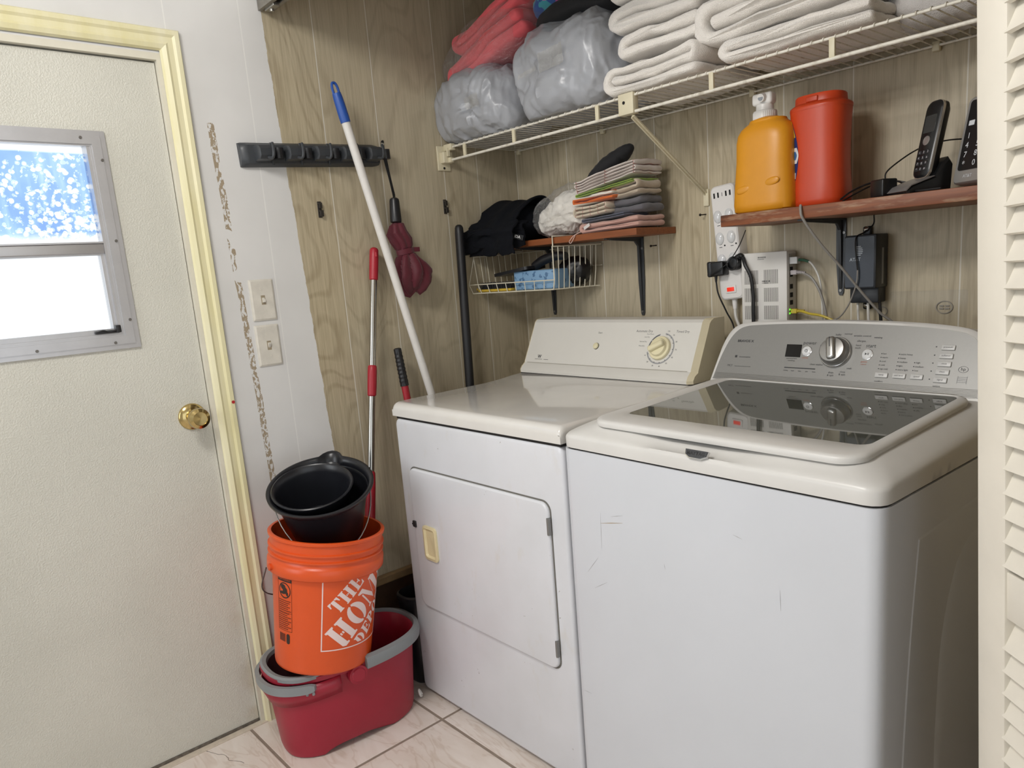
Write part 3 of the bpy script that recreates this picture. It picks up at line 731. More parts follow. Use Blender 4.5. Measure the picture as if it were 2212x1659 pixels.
# lid
lx0, lx1, ly0, ly1 = .062, .652, .026, .492
def lz(y): return .9425+.022*max(0, y-.02)/.47
def lid_ring(ins, dz, r): return [V((a, b, lz(b)+dz)) for a, b in rrect(lx0+ins, lx1-ins, ly0+ins, ly1-ins*.4, r, 8)]
gx0, gx1, gy0, gy1 = .106, .628, .100, .478
def hole_ring(ins, dz, r): return [V((a, b, lz(b)+dz)) for a, b in rrect(gx0-ins, gx1+ins, gy0-ins, gy1+ins*.3, r, 8)]
bm = NB(); loft(bm, [lid_ring(.014, -.017, .04), lid_ring(.002, -.014, .045), lid_ring(.0, -.006, .045), lid_ring(.003, -.0015, .044), lid_ring(.009, .0006, .042), hole_ring(.004, .0006, .022), hole_ring(.0, -.002, .018)], cap0=False, cap1=False)
lid = part(wa, 'lid', bm, M_deck, ang=60)
def glass_mat():
    t = NT('smoked_lid_glass'); b = t.b; b.inputs['Base Color'].default_value = srgb('55564f'); b.inputs['Roughness'].default_value = .03
    b.inputs['Specular IOR Level'].default_value = .9; b.inputs['Coat Weight'].default_value = 0.3; b.inputs['Coat Roughness'].default_value = .02; return t.m
bm = NB(); loft(bm, [hole_ring(.0, -.0045, .018), hole_ring(.0, -.0012, .018)]); tri(bm); part(wa, 'lid_glass', bm, glass_mat(), smooth=False)
# finger scoop under the front of the lid
bm = NB(); prism(bm, [(.215, .0), (.245, .017), (.43, .017), (.46, .0)], lambda a, b, c: V((a, .012+b, c)), .921, .934); bm.free()
bd = wm
bm = NB(); bp = [(-.026, .008), (.026, .008), (.024, -.003), (.012, -.0085), (-.014, -.0085), (-.024, -.003)]
bf = frame((.366, .0035, .9125), (1, 0, 0), (0, .55, 1))
prism(bm, bp, lambda a, b, c: V((a, b, c)), 0, .005); bm.transform(bf); part(wa, 'badge_rim', bm, M_chrome, smooth=False)
bm = NB(); prism(bm, [(a*.93, b*.86+.0006) for a, b in bp], lambda a, b, c: V((a, b, c)), .005, .0062); bm.transform(bf); part(wa, 'badge', bm, mat('badge_dark', '4c4d4f', .35, .6), smooth=False)
bm = text_bm('MAYTAG', .0098, bold=.0002); bm.transform(bf @ Matrix.Translation((0, .001, .0065))); part(wa, 'badge_lettering', bm, mat('badge_text', '1e1e20', .4), smooth=False)
# control console
q0 = V((0, .505, .952)); vv = V((0, .07, .145)).normalized(); wn = V((1, 0, 0)).cross(vv)
def wf(x, y, h=0.0): return q0+V((1, 0, 0))*x+vv*y+wn*h
def wmx(x, y, h=.0004): return frame(wf(x, y, h), (1, 0, 0), vv)
# outlines in the fascia plane
out = [(.022, -.03)]+[(p.x, p.y) for p in spline([(.024, .0), (.030, .05), (.038, .10), (.052, .135), (.075, .153), (.12, .1605), (.22, .165), (.35, .166), (.48, .162), (.57, .1545), (.615, .145), (.642, .126), (.655, .09), (.663, .04), (.668, 0)], 4)]+[(.67, -.03)]
def shrink(poly, d, cx=.345, cy=.06):
    return [(x+(d if x < cx else -d)*min(1, abs(x-cx)/.2), y-(d*min(1, max(0, (y-.06)/.06)) if y > cy else 0)) for x, y in poly]
bm = NB()
back = [V((x, .655, max(.93, .948+.83*y))) for x, y in out]
loft(bm, [[wf(x, y, .003) for x, y in shrink(out, .016)], [wf(x, y, .0022) for x, y in shrink(out, .006)], [wf(x, y, -.004) for x, y in out], [wf(x, y, -.03) for x, y in shrink(out, -.002)], back]); tri(bm)
part(wa, 'console_shell', bm, M_deck, ang=40)
gray = [(.036, .0035)]+[(p.x, p.y) for p in spline([(.0375, .012), (.045, .06), (.058, .105), (.075, .132), (.098, .1445), (.14, .149), (.23, .1525), (.35, .154), (.48, .150), (.57, .1425), (.612, .133), (.634, .112), (.645, .07), (.651, .02)], 4)]+[(.652, .0035)]
bm = NB(); prism(bm, gray, lambda a, b, c: wf(a, b, c), .0015, .0042); tri(bm); part(wa, 'fascia', bm, M_silver, ang=25)
for k in range(6):
    y = .006+.0028*k
    bm = B(.040+y*.1, .6495-y*.05, -.0004, .0004, 0, .0009); bm.transform(frame(wf(0, y, .0040), (1, 0, 0), vv)); part(wa, 'groove_line', bm, mat('groove_grey', '77756f', .5, .4), smooth=False)
H = .0043
def wtext(bm, s, x, y, sz, m=None, **k):
    b = text_bm(s, sz, **k); b.transform(wmx(x, y, H+.0003)); part(wa, 'lettering', b, m or M_ink, smooth=False)
def wmark(b, mx, name='print_mark'): b.transform(mx); part(wa, name, b, M_ink, smooth=False)
bm = NB(); box(bm, -.0195, .0195, -.0155, .0155, 0, .0008, .0003, 1); bm.transform(wmx(.2425, .0853, H) @ Matrix(((1, -.06, 0, 0), (0, 1, 0, 0), (0, 0, 1, 0), (0, 0, 0, 1)))); part(wa, 'display', bm, mat('display_black', '0b0b0c', .12), smooth=False)
for nm, x, y in (('power_button', .2765, .0855), ('start_button', .4190, .0833)):
    bm = NB(); lathe(bm, [(.0122, 0), (.0122, .0008), (.0112, .0012)], 32); bm.transform(wmx(x, y, H)); part(wa, 'button_ring', bm, M_chrome)
    bm = NB(); lathe(bm, [(.0112, 0), (.0112, .0022), (.0095, .0034), (0, .0038)], 32, cap1=False); bm.transform(wmx(x, y, H)); part(wa, nm, bm, mat('button_white', 'dcdcdc', .3))
bm = NB()
arc_band(bm, .0028, .0036, 25, 335, wmx(.2765, .0855, H+.0040)); add(bm, B(-.0004, .0004, 0, .004, 0, .0003), wmx(.2765, .0855, H+.004))
part(wa, 'power_symbol', bm, M_ink, smooth=False); bm = NB()
b = NB(); prism(b, [(-.004, -.0028), (-.004, .0028), (.0002, 0)], lambda a, c, d: V((a, c, d)), 0, .0003); add(bm, b, wmx(.4190, .0833, H+.004))
for k in (.0015, .0035): add(bm, B(k, k+.0009, -.0026, .0026, 0, .0003), wmx(.4190, .0833, H+.004))
part(wa, 'start_symbol', bm, M_ink, smooth=False); bm = NB()
wtext(bm, 'power', .2795, .1055, .0125); wtext(bm, 'start', .4225, .1030, .0118); wtext(bm, 'BRAVOS X', .1067, .1056, .0085, bold=.0003, xs=1.15)
wtext(bm, 'MCT', .0785, .0405, .0072); wtext(bm, 'ecoconserve', .1155, .0645, .0062)
wmark(B(-.003, .003, -.003, .003, 0, .0003), wmx(.0900, .0650, H))
bm = NB()
for k in range(11): add(bm, B(-.0016, .0016, -.0005, .0005, 0, .0003), wmx(.094+k*.0042, .0398, H))
part(wa, 'small_print', bm, M_ink, smooth=False); bm = NB()
for s, x, y in (('bulky', .3435, .1272), ('normal', .366, .1295), ('wrinkle control', .3985, .1255), ('whites', .324, .1185), ('allergen', .399, .1135), ('hand', .3945, .1035), ('wash', .3945, .0975), ('heavy', .313, .100), ('duty', .312, .0935), ('clean washer', .3075, .0545), ('rinse', .3725, .0405), ('& spin', .3725, .0345), ('drain', .346, .0375), ('& spin', .346, .031), ('soak', .3855, .0495), ('sensing', .434, .1225)): wtext(bm, s, x, y, .0062)
for s, x, y in (('remaining', .2425, .064),): wtext(bm, 'estimated time', x, y+.002, .0046); wtext(bm, s, x, y-.003, .0046)
wmark(B(-.039, .039, -.0012, .0012, 0, .0003), wmx(.268, .0435, H), 'progress_bar')
for k, s in enumerate(('sensing', 'wash', 'rinse', 'spin', 'done')): wtext(bm, s, .234+k*.0178, .0365, .0042)
COLS = ((.4590, ('hot', 'warm', 'cool', 'cold', 'tap cold')), (.4960, ('extra heavy', 'heavy', 'medium', 'light', 'extra light')), (.5300, ('high', 'medium', 'low')))
for x, ws in COLS:
    for k, s in enumerate(reversed(ws)):
        y = .0525+k*.0085; wmark(B(-.0011, .0011, -.0009, .0009, 0, .0003), wmx(x-.0095, y, H), 'indicator'); wtext(bm, s, x-.0068, y, .0052, align='LEFT')
for y in (.1045, .0865, .0695, .0525, .0352): wmark(B(-.0012, .0012, -.001, .001, 0, .0003), wmx(.5560, y+.001, H), 'indicator')
wtext(bm, 'options', .572, .0225, .0048); wtext(bm, 'modifiers', .4555, .0245, .0048)
bm = NB(); arc_band(bm, .0085, .0092, 0, 360, wmx(.6150, .0600, H) @ Matrix.Diagonal((1, .72, 1, 1)), 40); part(wa, 'oval_mark', bm, M_ink, smooth=False); wtext(bm, 'hp', .6150, .0605, .009)
M_rp = mat('red_print', 'b06a55', .6); wtext(bm, 'cancel', .2755, .0695, .006, m=M_rp); wtext(bm, 'pause', .4150, .0665, .006, m=M_rp); wtext(bm, 'unlock', .4150, .0605, .0045, m=M_rp)
for (x, y, s, w) in ((.459, .0383, 'temp', .0135), (.4955, .0388, 'soil level', .0135), (.531, .0388, 'speed', .0125), (.5795, .1040, 'prewash', .013), (.5790, .0860, 'softener', .013), (.5785, .0690, 'rinse', .013), (.5780, .0520, 'clean', .013), (.5770, .0350, 'signal', .013)):
    bm = NB(); box(bm, -w, w, -.0055, .0055, 0, .0026, .0022, 3); bm.transform(wmx(x, y, H)); bt = part(wa, 'option_button', bm, M_ltgray)
    bm = text_bm(s, .0052); bm.transform(wm @ wmx(x, y+.0005, H+.0028)); part(bt, 'button_lettering', bm, M_ink, world=True, smooth=False)
bm = NB(); 
for k in range(4): add(bm, B(-.0085, .0085, -.0004, .0004, 0, .0003), wmx(.6165, .0335+k*.0035, H))
for k in (-1, 1): add(bm, B(-.0004, .0004, -.0075, .0075, 0, .0003), wmx(.6165+k*.0085, .0385, H))
part(wa, 'rating_mark', bm, M_grayink, smooth=False)
bm = NB(); lathe(bm, [(.0365, 0), (.0365, .003), (.0345, .006), (.0335, .006)], 48); bm.transform(wmx(.3473, .0847, H)); part(wa, 'knob_ring', bm, M_chrome)
bm = NB(); lathe(bm, [(.0335, .004), (.0325, .012), (.030, .021), (.027, .0245), (.018, .0258), (0, .026)], 48, cap1=False); bm.transform(wmx(.3473, .0847, H)); kn = part(wa, 'cycle_knob', bm, mat('knob_silver', 'a9a8a6', .28, .8))
bm = NB(); box(bm, -.0105, .0105, -.024, .029, .020, .0335, .0075, 4); bm.transform(wmx(.3473, .0847, H) @ Matrix.Rotation(math.radians(14), 4, 'Z')); part(wa, 'knob_grip', bm, mat('knob_grip_silver', 'b5b4b1', .25, .8))
bm = B(-.0009, .0009, .004, .027, 0, .0006); bm.transform(wmx(.3473, .0847, H) @ Matrix.Rotation(math.radians(14), 4, 'Z') @ Matrix.Translation((0, 0, .0333))); part(wa, 'knob_pointer', bm, M_ink, smooth=False)
# ------------------------------------------------------------------ wire shelf
def wire_mat():
    t = NT('grimy_white_wire'); P = t.obj(); n = t.noise(P, 35, 4, .6)
    t.base(t.mix(t.maprange(n, .50, .72, 0, .7), srgb('e4dfd2'), srgb('9a8d78'))); t.rough(.4); return t.m
M_wire = wire_mat()
M_clip = mat('aged_clip_plastic', 'd9d0b4', .45, var=.06, nscale=30)
SHF, SZT, SZL = -.3126, 1.677, 1.6375
sh = thing('wire_shelf', 'long white ventilated wire shelf high across the closet', 'shelf', (1.0, -.156, 1.6375))
XE = 1.888
bm = NB(); tube(bm, [(.035, SHF, SZL), (XE, SHF, SZL)], .0040, 12); part(sh, 'front_rail', bm, M_wire, world=True)
bm = NB(); tube(bm, [(.02, SHF, SZT), (XE, SHF, SZT)], .0032, 10); part(sh, 'top_rail', bm, M_wire, world=True)
bm = NB(); tube(bm, [(.012, -.010, SZT+.003), (XE, -.010, SZT+.003)], .0030, 10); part(sh, 'back_rail', bm, M_wire, world=True)
bm = NB(); tube(bm, [(.02, -.155, SZT-.0005), (XE, -.155, SZT-.0005)], .0026, 8); part(sh, 'middle_rail', bm, M_wire, world=True)
bm = NB(); x = .03
while x < XE-.01:
    tube(bm, [(x, -.008, SZT+.0045), (x, SHF+.002, SZT+.0050), (x, SHF-.0038, SZT+.0025), (x, SHF-.0040, SZT-.002)], .0015, 6); x += .0254
part(sh, 'wire_deck', bm, M_wire, world=True)
for x in (.1050, .345, .680, 1.0335, 1.318, 1.62):
    part(sh, 'rail_spacer', B(x-.006, x+.006, SHF-.0035, SHF+.0035, SZL, SZT, .001, 2), M_clip, world=True)
bm = NB(); box(bm, .0, .006, -.350, -.300, 1.606, 1.684, .002); box(bm, .004, .026, -.340, -.303, 1.628, 1.664, .003); box(bm, .004, .045, -.323, -.303, 1.667, 1.688, .003); box(bm, .020, .036, -.322, -.304, 1.629, 1.646, .003)
box(bm, .028, .034, -.330, -.318, 1.648, 1.674, .001)
eb = part(sh, 'end_bracket', bm, M_clip, world=True)
bm = NB(); cyl(bm, (.006, -.327, 1.614), (.0075, -.327, 1.614), .004, 12); part(eb, 'screw', bm, M_dark, world=True)
bm = NB(); box(bm, .7585, .808, SHF-.009, SHF+.014, 1.6325, 1.6845, .003, 2); bc = part(sh, 'brace_clip', bm, M_clip, world=True)
bm = NB(); cyl(bm, (.778, SHF-.0088, 1.662), (.778, SHF-.0098, 1.662), .0042, 12); part(bc, 'clip_hole', bm, M_dark, world=True)
bm = NB(); a, b = V((.7955, SHF+.002, 1.628)), V((.8010, -.002, 1.440))
ribbon(bm, [a, a.lerp(b, .5), b], (1, 0, 0), .013, .004); ribbon(bm, [a+V((.004, 0, 0)), b+V((.004, 0, 0))], (1, 0, 0), .004, .006)
br = part(sh, 'diagonal_brace', bm, M_clip, world=True, smooth=False)
bm = NB(); box(bm, .794, .812, -.006, 0, 1.405, 1.452, .002); part(sh, 'brace_foot', bm, M_clip, world=True)
for x in (.02, .42, .95, 1.40, 1.80):
    bm = NB(); box(bm, x, x+.016, -.014, 0, 1.668, 1.690, .003); part(sh, 'back_clip', bm, M_clip, world=True)

# ------------------------------------------------------------------ wooden shelf boards and their brackets
def board_mat(name, c1, c2, worn=False):
    t = NT(name); P = t.obj(); g = t.noise(t.scale(P, (4, 60, 60)), 1.5, 4, .6, .5)
    col = t.mix(t.maprange(g, .3, .7), srgb(c1), srgb(c2))
    if worn:
        s = t.n('SeparateXYZ', {0: P})
        wv = t.math('MULTIPLY', t.maprange(t.noise(t.scale(P, (5, 30, 30)), 2, 4, .65), .52, .72), .7)
        col = t.mix(wv, col, srgb('b9a184'))
        dk = t.math('MULTIPLY', t.maprange(s.outputs[0], -.36, -.48), t.maprange(t.noise(t.scale(P, (9, 30, 30)), 2, 3), .45, .6))
        col = t.mix(dk, col, srgb('2a1c16'))
    t.base(col); t.rough(.5); t.bump(g, .2, .001); return t.m
M_b1 = board_mat('reddish_stained_board', '94552f', '7a4324'); M_b2 = board_mat('worn_stained_board', '8d5230', '6e3d25', True)
s1 = solo('shelf_board', 'short reddish wooden shelf board in the left back corner', 'shelf', B(.004, .692, -.187, -.001, 1.3385, 1.358, .0012, 1), M_b1)
s2 = solo('shelf_board', 'worn brown wooden shelf board above the white router', 'shelf', B(1.004, 1.895, -.2442, -.001, 1.332, 1.3595, .002, 2), M_b2)
M_brk = mat('dark_grey_steel', '45474a', .42, .3, var=.08, nscale=30)
def bracket(x, zt, H, D, label):
    b = thing('shelf_bracket', label, 'bracket', (x, -.001, zt), group='black steel shelf brackets')
    def leg(bm, p):  # tapered strip along wall/board with a ridge
        pass
    bm = NB(); w = .0125
    pv = [(-w, 0), (w, 0), (w, -H*.55), (.007, -H+.008), (.004, -H), (-.004, -H), (-.007, -H+.008), (-w, -H*.55)]
    prism(bm, pv, lambda a, c, d: V((a, d, c)), -.0035, 0); tri(bm); part(b, 'wall_leg', bm, M_brk)
    bm = NB(); pv = [(-w, 0), (w, 0), (w, -D*.5), (.006, -D), (-.006, -D), (-w, -D*.5)]
    prism(bm, pv, lambda a, c, d: V((a, c, d)), -.0035, 0); tri(bm); part(b, 'shelf_leg', bm, M_brk)
    bm = NB(); pr = [(-.003, -.003), (-D+.02, -.003), (-D+.02, -.006), (-.030, -.012), (-.014, -.028), (-.0065, -H+.02), (-.003, -H+.015)]
    prism(bm, pr, lambda a, c, d: V((d, a, c)), -.0035, .0035); tri(bm); part(b, 'rib', bm, M_brk)
    for z in (-.035, -H+.012):
        bm = NB(); cyl(bm, (.008 if z > -.1 else 0, -.0035, z), (.008 if z > -.1 else 0, -.006, z), .0035, 12); part(b, 'screw', bm, M_steelhinge)
    return b
bracket(.155, 1.3382, .240, .165, 'dark steel shelf bracket behind the white wire basket')
bracket(.556, 1.3382, .244, .165, 'dark steel shelf bracket under the folded dish towels')
bracket(1.197, 1.3318, .190, .215, 'dark steel shelf bracket left of the black wall box')

# ------------------------------------------------------------------ wire basket hung on the short board
M_bw = mat('cream_coated_wire', 'd8d2be', .4, var=.06, nscale=40)
bk = thing('wire_basket', 'cream wire under-shelf basket hooked on the short board', 'basket', (.2, -.14, 1.195))
FL, FR, BR, BL = V((.010, -.268)), V((.362, -.200)), V((.400, -.012)), V((.010, -.012))
zb, zt, zf = 1.196, 1.330, 1.226
def P3(p, z): return V((p.x, p.y, z))
def wr(name, pts, r=.0019, cl=False):
    bm = NB(); tube(bm, pts, r, 6, closed=cl); return part(bk, name, bm, M_bw, world=True)
def ins(p, d): c = (FL+FR+BR+BL)/4; return p+(c-p).normalized()*d
wr('base_frame', [P3(ins(p, .012), zb) for p in (FL, FR, BR, BL)], cl=True)
wr('front_rim', [P3(FL, zf), P3(FR, zf)])
wr('side_rim', [P3(FR, zf), P3(FR, zt), P3(BR, zt)], .0024)
wr('side_rim', [P3(FL, zf), P3(FL+V((0, .03)), zt-.01), P3(BL, zt-.004)], .0022)
wr('back_rim', [P3(BL, zt-.004), P3(BR, zt)])
wr('back_rim', [P3(BL, 1.262), P3(BR, 1.262)], .0016)
# hooks over the board
hk = [P3(FR, zt), V((FR.x-.004, -.194, zt)), V((FR.x-.004, -.194, 1.3615)), V((FR.x+.012, -.08, 1.3615))]
wr('hook', hk, .0024)
wr('hook', [V((.03, -.03, zt)), V((.03, -.192, 1.332)), V((.03, -.192, 1.3615)), V((.03, -.09, 1.3615))], .0024)
for k in range(1, 9):
    t = k/9; p = FL.lerp(FR, t); q = ins(FL, .012).lerp(ins(FR, .012), t); wr('front_wire', [P3(p, zf), P3(q, zb)], .0015)
for k in range(1, 9):
    t = k/9; p = FR.lerp(BR, t); q = ins(FR, .012).lerp(ins(BR, .012), t); wr('side_wire', [P3(p, zt), P3(p.lerp(q, .4), 1.25), P3(q, zb)], .0016)
wr('side_wire', [P3(FR, zt), P3(FR, zf), P3(ins(FR, .012), zb)], .0022)
for k in range(0, 9):
    t = k/9; p = FL.lerp(BL, t); q = ins(FL, .012).lerp(ins(BL, .012), t); wr('side_wire', [P3(p, zf if k == 0 else zt-.006), P3(q, zb)], .0015)
for k in range(1, 10):
    t = k/10; p = BL.lerp(BR, t); q = ins(BL, .012).lerp(ins(BR, .012), t); wr('back_wire', [P3(p, zt-.003), P3(q, zb)], .0014)
for k in range(1, 12):
    t = k/12; wr('floor_wire', [P3(ins(FL, .012).lerp(ins(FR, .012), t), zb+.001), P3(ins(BL, .012).lerp(ins(BR, .012), t), zb+.001)], .0014)
# what lies in it
def packet_mat():
    t = NT('blue_printed_packet'); P = t.obj(); n = t.noise(t.scale(P, (1, 1, 1)), 60, 3, .6)
    t.base(t.mix(t.math('GREATER_THAN', n, .60), srgb('7fa3c4'), srgb('4f7296'))); t.rough(.35); return t.m
bm = NB(); Mr = Matrix.Translation((.262, -.150, 1.1985)) @ Matrix.Rotation(math.radians(8), 4, 'Z')
box(bm, -.088, .088, -.052, .052, 0, .062, .006, 3); bm.transform(Mr); solo('tissue_packet', 'pale blue printed packet lying in the wire basket', 'packet', bm, packet_mat())
br_ = thing('scrub_brush', 'yellow brush with black bristles in the wire basket', 'brush', (.10, -.215, 1.199), rotz=.14)
bm = NB(); box(bm, -.075, .075, -.022, .022, 0, .009, .004); cyl(bm, (-.075, 0, .006), (-.095, -.004, .010), .006, 10, .004); part(br_, 'brush_back', bm, mat('brush_yellow', 'cfae3e', .4))
bm = NB()
for i in range(24):
    for j in range(5):
        x, y = -.068+i*.006, -.016+j*.008; cyl(bm, (x, y, .009), (x+random.uniform(-.002, .002), y+random.uniform(-.002, .002), .030+random.uniform(-.002, .002)), .0018, 5)
part(br_, 'bristles', bm, mat('bristle_black', '18181b', .6))
pn = thing('dustpan', 'black plastic dustpan tipped over the blue packet', 'dustpan', mw=Matrix.Translation((.215, -.165, 1.262)) @ Matrix.Rotation(math.radians(9), 4, 'Z') @ Matrix.Rotation(math.radians(-7), 4, 'Y'))
M_bp = mat('black_plastic', '1b1b1e', .35, var=.1, nscale=40)
bm = NB(); pl = rrect(-.12, .03, -.055, .055, .012, 4); loft(bm, [[V((a, b, 0)) for a, b in pl], [V((a, b, .010)) for a, b in pl], [V((a*.97, b*.93, .010)) for a, b in pl], [V((a*.97, b*.93, .004)) for a, b in pl]]); tri(bm); part(pn, 'pan', bm, M_bp)
bm = NB(); rings = [sring(0, 0, .020+.012*k, .014, 0, 2.5, 16) for k in (0, 0)]
hp = spline([(.02, 0, .008), (.06, .002, .022), (.11, .004, .026), (.15, .004, .018)], 5); tube(bm, hp, .013, 12, rr=[.016-.004*abs(k/len(hp)-.3) for k in range(len(hp))]); part(pn, 'handle', bm, M_bp)
solo('crumpled_black_bag', 'crumpled black bag behind the blue packet in the basket', 'bag', blob((.33, -.075, 1.247), (.055, .045, .042), 2.2, 48, 28, .12, .006, 40, seed=4.2, zmin=1.2), mat('black_bag', '141416', .4))

# ------------------------------------------------------------------ cloth on the short board
M_navy = mat('black_navy_cloth', '0e1016', .9, var=.2, nscale=60, bump=.15, bscale=700, spec=.2)
gm = thing('folded_garment', 'black garment folded over the front of the short board', 'clothes', (.115, -.16, 1.359))
path = spline([(0, -.045, 1.362), (0, -.055, 1.44), (0, -.085, 1.487), (0, -.135, 1.492), (0, -.19, 1.462), (0, -.238, 1.425), (0, -.262, 1.395), (0, -.256, 1.372), (0, -.262, 1.345), (0, -.258, 1.318)], 5)
def gar(u, v):
    k = u*(len(path)-1); i = min(int(k), len(path)-2); p = path[i].lerp(path[i+1], k-i)
    x = .014+.232*v; taper = 0
    if u < .55: x = .040+.190*v+(.55-u)*.03
    f = .010*fn3((x*3, u*.6, 0), 6, 3)+.006*math.sin(x*70+4*fn3((x, u, 0), 5))*max(0, (u-.45))*1.6
    dz = (.022*v-.010*math.sin(pi*v))*(1 if u < .5 else 0) + (.012*fn3((x*9, 0, 0), 4, 8) if u > .9 else 0) - .03*(v-.5)*(u < .5)
    hang = .010*(v-.5) if u > .6 else 0
    return V((x+.004*fn3((0, u*9, v*5), 1), p.y-f*.8-hang, p.z+f*.6+dz))
bm = grid(NB(), gar, 60, 40)
g0 = solo
ob = part(gm, 'body', bm, M_navy, world=True); md = ob.modifiers.new('thick', 'SOLIDIFY'); md.thickness = .006; md.offset = -1
bm = blob((.128, -.120, 1.420), (.088, .066, .062), 2.6, 48, 28, .06, .004, 22, seed=2.0, zmin=1.3595); part(gm, 'inner_fold', bm, M_navy, world=True)
path2 = spline([(0, -.247, 1.408), (0, -.272, 1.404), (0, -.278, 1.385), (0, -.266, 1.372), (0, -.272, 1.352), (0, -.268, 1.331)], 5)
def gar2(u, v):
    k = u*(len(path2)-1); i = min(int(k), len(path2)-2); p = path2[i].lerp(path2[i+1], k-i); x = .004+.244*v
    f = .006*math.sin(x*55+2)*u+.006*fn3((x*3, u, 0), 7, 12)
    return V((x, p.y-f+.060*v*v, p.z+.010*fn3((x*8, u*2, 0), 3, 1)+.012*v))
ob = part(gm, 'front_flap', grid(NB(), gar2, 26, 40), M_navy, world=True); md = ob.modifiers.new('thick', 'SOLIDIFY'); md.thickness = .007; md.offset = -1
tb = frame((.231, -.2265, 1.3715), (.86, .42, -.28), (.2, .1, 1)); bm = B(-.021, .021, -.008, .008, 0, .0012); bm.transform(tb); lb = part(gm, 'cloth_label', bm, mat('label_black', '101114', .6), world=True, smooth=False)
bm = text_bm('IDA', .0125, bold=.0004); bm.transform(tb @ Matrix.Translation((.001, 0, .0018))); part(lb, 'label_lettering', bm, mat('white_print', 'e6e6e6', .5), world=True, smooth=False)
# clear bag of white rags
def plastic_mat(name, op=.16, tint='f4f6f8', rough=.1):
    t = NT(name); P = t.obj(); tr = t.n('BsdfTransparent', {0: srgb('fbfbfb')}); gl = t.n('BsdfGlossy', {0: (1, 1, 1, 1), 'Roughness': rough})
    df = t.n('BsdfDiffuse', {0: srgb(tint)})
    bp = t.n('Bump', {'Height': t.noise(P, 70, 4, .6, .6), 'Strength': 1.0, 'Distance': .02}); t.set(gl.inputs['Normal'], bp.outputs[0])
    fr = t.n('LayerWeight', {'Blend': .35}); f = t.math('ADD', t.math('MULTIPLY', fr.outputs[1], .30), .05)
    a = t.n('MixShader', {0: op, 1: tr.outputs[0], 2: df.outputs[0]}); mx = t.n('MixShader', {0: f, 1: a.outputs[0], 2: gl.outputs[0]})
    t.t.links.new(mx.outputs[0], t.out.inputs[0]); return t.m
M_poly = plastic_mat('clear_plastic_film', .05)
cb = thing('plastic_bag', 'clear plastic bag full of white rags between garment and towels', 'bag', (.35, -.12, 1.3585))
M_rag = mat('white_rag', 'f0ebe2', .9, var=.08, nscale=30, sheen=.2)
part(cb, 'rags', blob((.370, -.115, 1.418), (.112, .058, .056), 2.3, 96, 56, .16, .012, 30, zmin=1.3605, seed=7.7, stretch=(1, 1, 1.3), extra=lambda q: V((q.x, q.y, q.z+max(0, q.x-.30)*.16))), M_rag, world=True)
part(cb, 'film', blob((.366, -.117, 1.423), (.130, .066, .066), 2.4, 96, 56, .10, .009, 24, zmin=1.3592, seed=1.7, extra=lambda q: V((q.x, q.y, q.z+max(0, q.x-.30)*.22))), M_poly, world=True)

# ------------------------------------------------------------------ stack of dish towels
def cloth(name, c, var=.06, bump=.25, bs=900): return mat(name, c, .95, var=var, nscale=40, bump=bump, bscale=bs, bdist=.002, sheen=.25)
def stripe_cloth(name, c1, c2, axis, freq, width, bump=.25, off=0.0):
    t = NT(name); P = t.obj(); s = t.n('SeparateXYZ', {0: P}); k = t.math('FRACT', t.math('ADD', t.math('MULTIPLY', s.outputs[axis], freq), off+10))
    t.base(t.mix(t.math('LESS_THAN', k, width), srgb(c1), srgb(c2))); t.rough(.95); t.b.inputs['Sheen Weight'].default_value = .2
    t.bump(t.noise(P, 900, 2), bump, .002); return t.m
SG = 'folded cloths in the stack on the short board'
def tw(label, x0, x1, z0, z1, y0, y1, m, layers=3, name='folded_towel', group=SG, cat='towel', **k):
    return solo(name, label, cat, towel(x0, x1, z0, z1, y0, y1, layers, **k), m, group=group, ang=60)
pk = tw('pink folded towel at the bottom of the stack', .458, .690, 1.3595, 1.392, -.176, -.050, cloth('pink_towel', 'c9a094'), 2, seed=1, amp=.005, tilt=.03)
tw('thin grey-blue folded cloth lying on the pink towel', .470, .640, 1.3935, 1.406, -.172, -.060, cloth('slate_cloth', '5d6070'), 2, seed=2, amp=.002, tilt=.05)
tw('thick dark grey folded towel at the right of the stack', .566, .690, 1.404, 1.448, -.150, -.052, cloth('grey_towel', '67656a'), 2, seed=3, amp=.006, tilt=.04)
tw('cream folded cloth with pale pink checks', .452, .580, 1.4075, 1.442, -.184, -.060, stripe_cloth('checked_cloth', 'ccbfac', 'b98a80', 0, 34, .09), 3, seed=4, amp=.006, tilt=.06)
tw('orange folded cloth with a white border', .452, .610, 1.444, 1.470, -.190, -.062, stripe_cloth('orange_cloth', 'cf6a30', 'e5ddd2', 2, 40, .42, off=.15), 2, seed=5, amp=.006, tilt=.07)
tw('beige folded cloth bulging right of the orange one', .590, .690, 1.450, 1.492, -.170, -.060, cloth('beige_cloth', 'c2b29e'), 4, seed=6, amp=.007, tilt=.10)
tw('thin lime green folded cloth', .456, .680, 1.4755, 1.487, -.180, -.058, cloth('green_cloth', '8fa84a'), 2, seed=7, amp=.003, tilt=.10)
tw('white folded dish towel with thin red stripes', .462, .690, 1.492, 1.532, -.180, -.056, stripe_cloth('striped_towel', 'd8cdc6', 'b78880', 0, 9.5, .035), 5, seed=8, amp=.006, tilt=.16, gap=.82)
bl = blob((0, 0, 0), (.098, .030, .021), 2.3, 56, 28, .16, .004, 30, seed=9.1)
bl.transform(Matrix.Translation((.538, -.120, 1.549)) @ Matrix.Rotation(math.radians(-26), 4, 'Y') @ Matrix.Rotation(math.radians(8), 4, 'Z'))
solo('rolled_black_cloth', 'rolled black cloth slanting across the top of the towel stack', 'cloth', bl, mat('black_cloth', '17171a', .8, var=.2, nscale=50, sheen=.1))
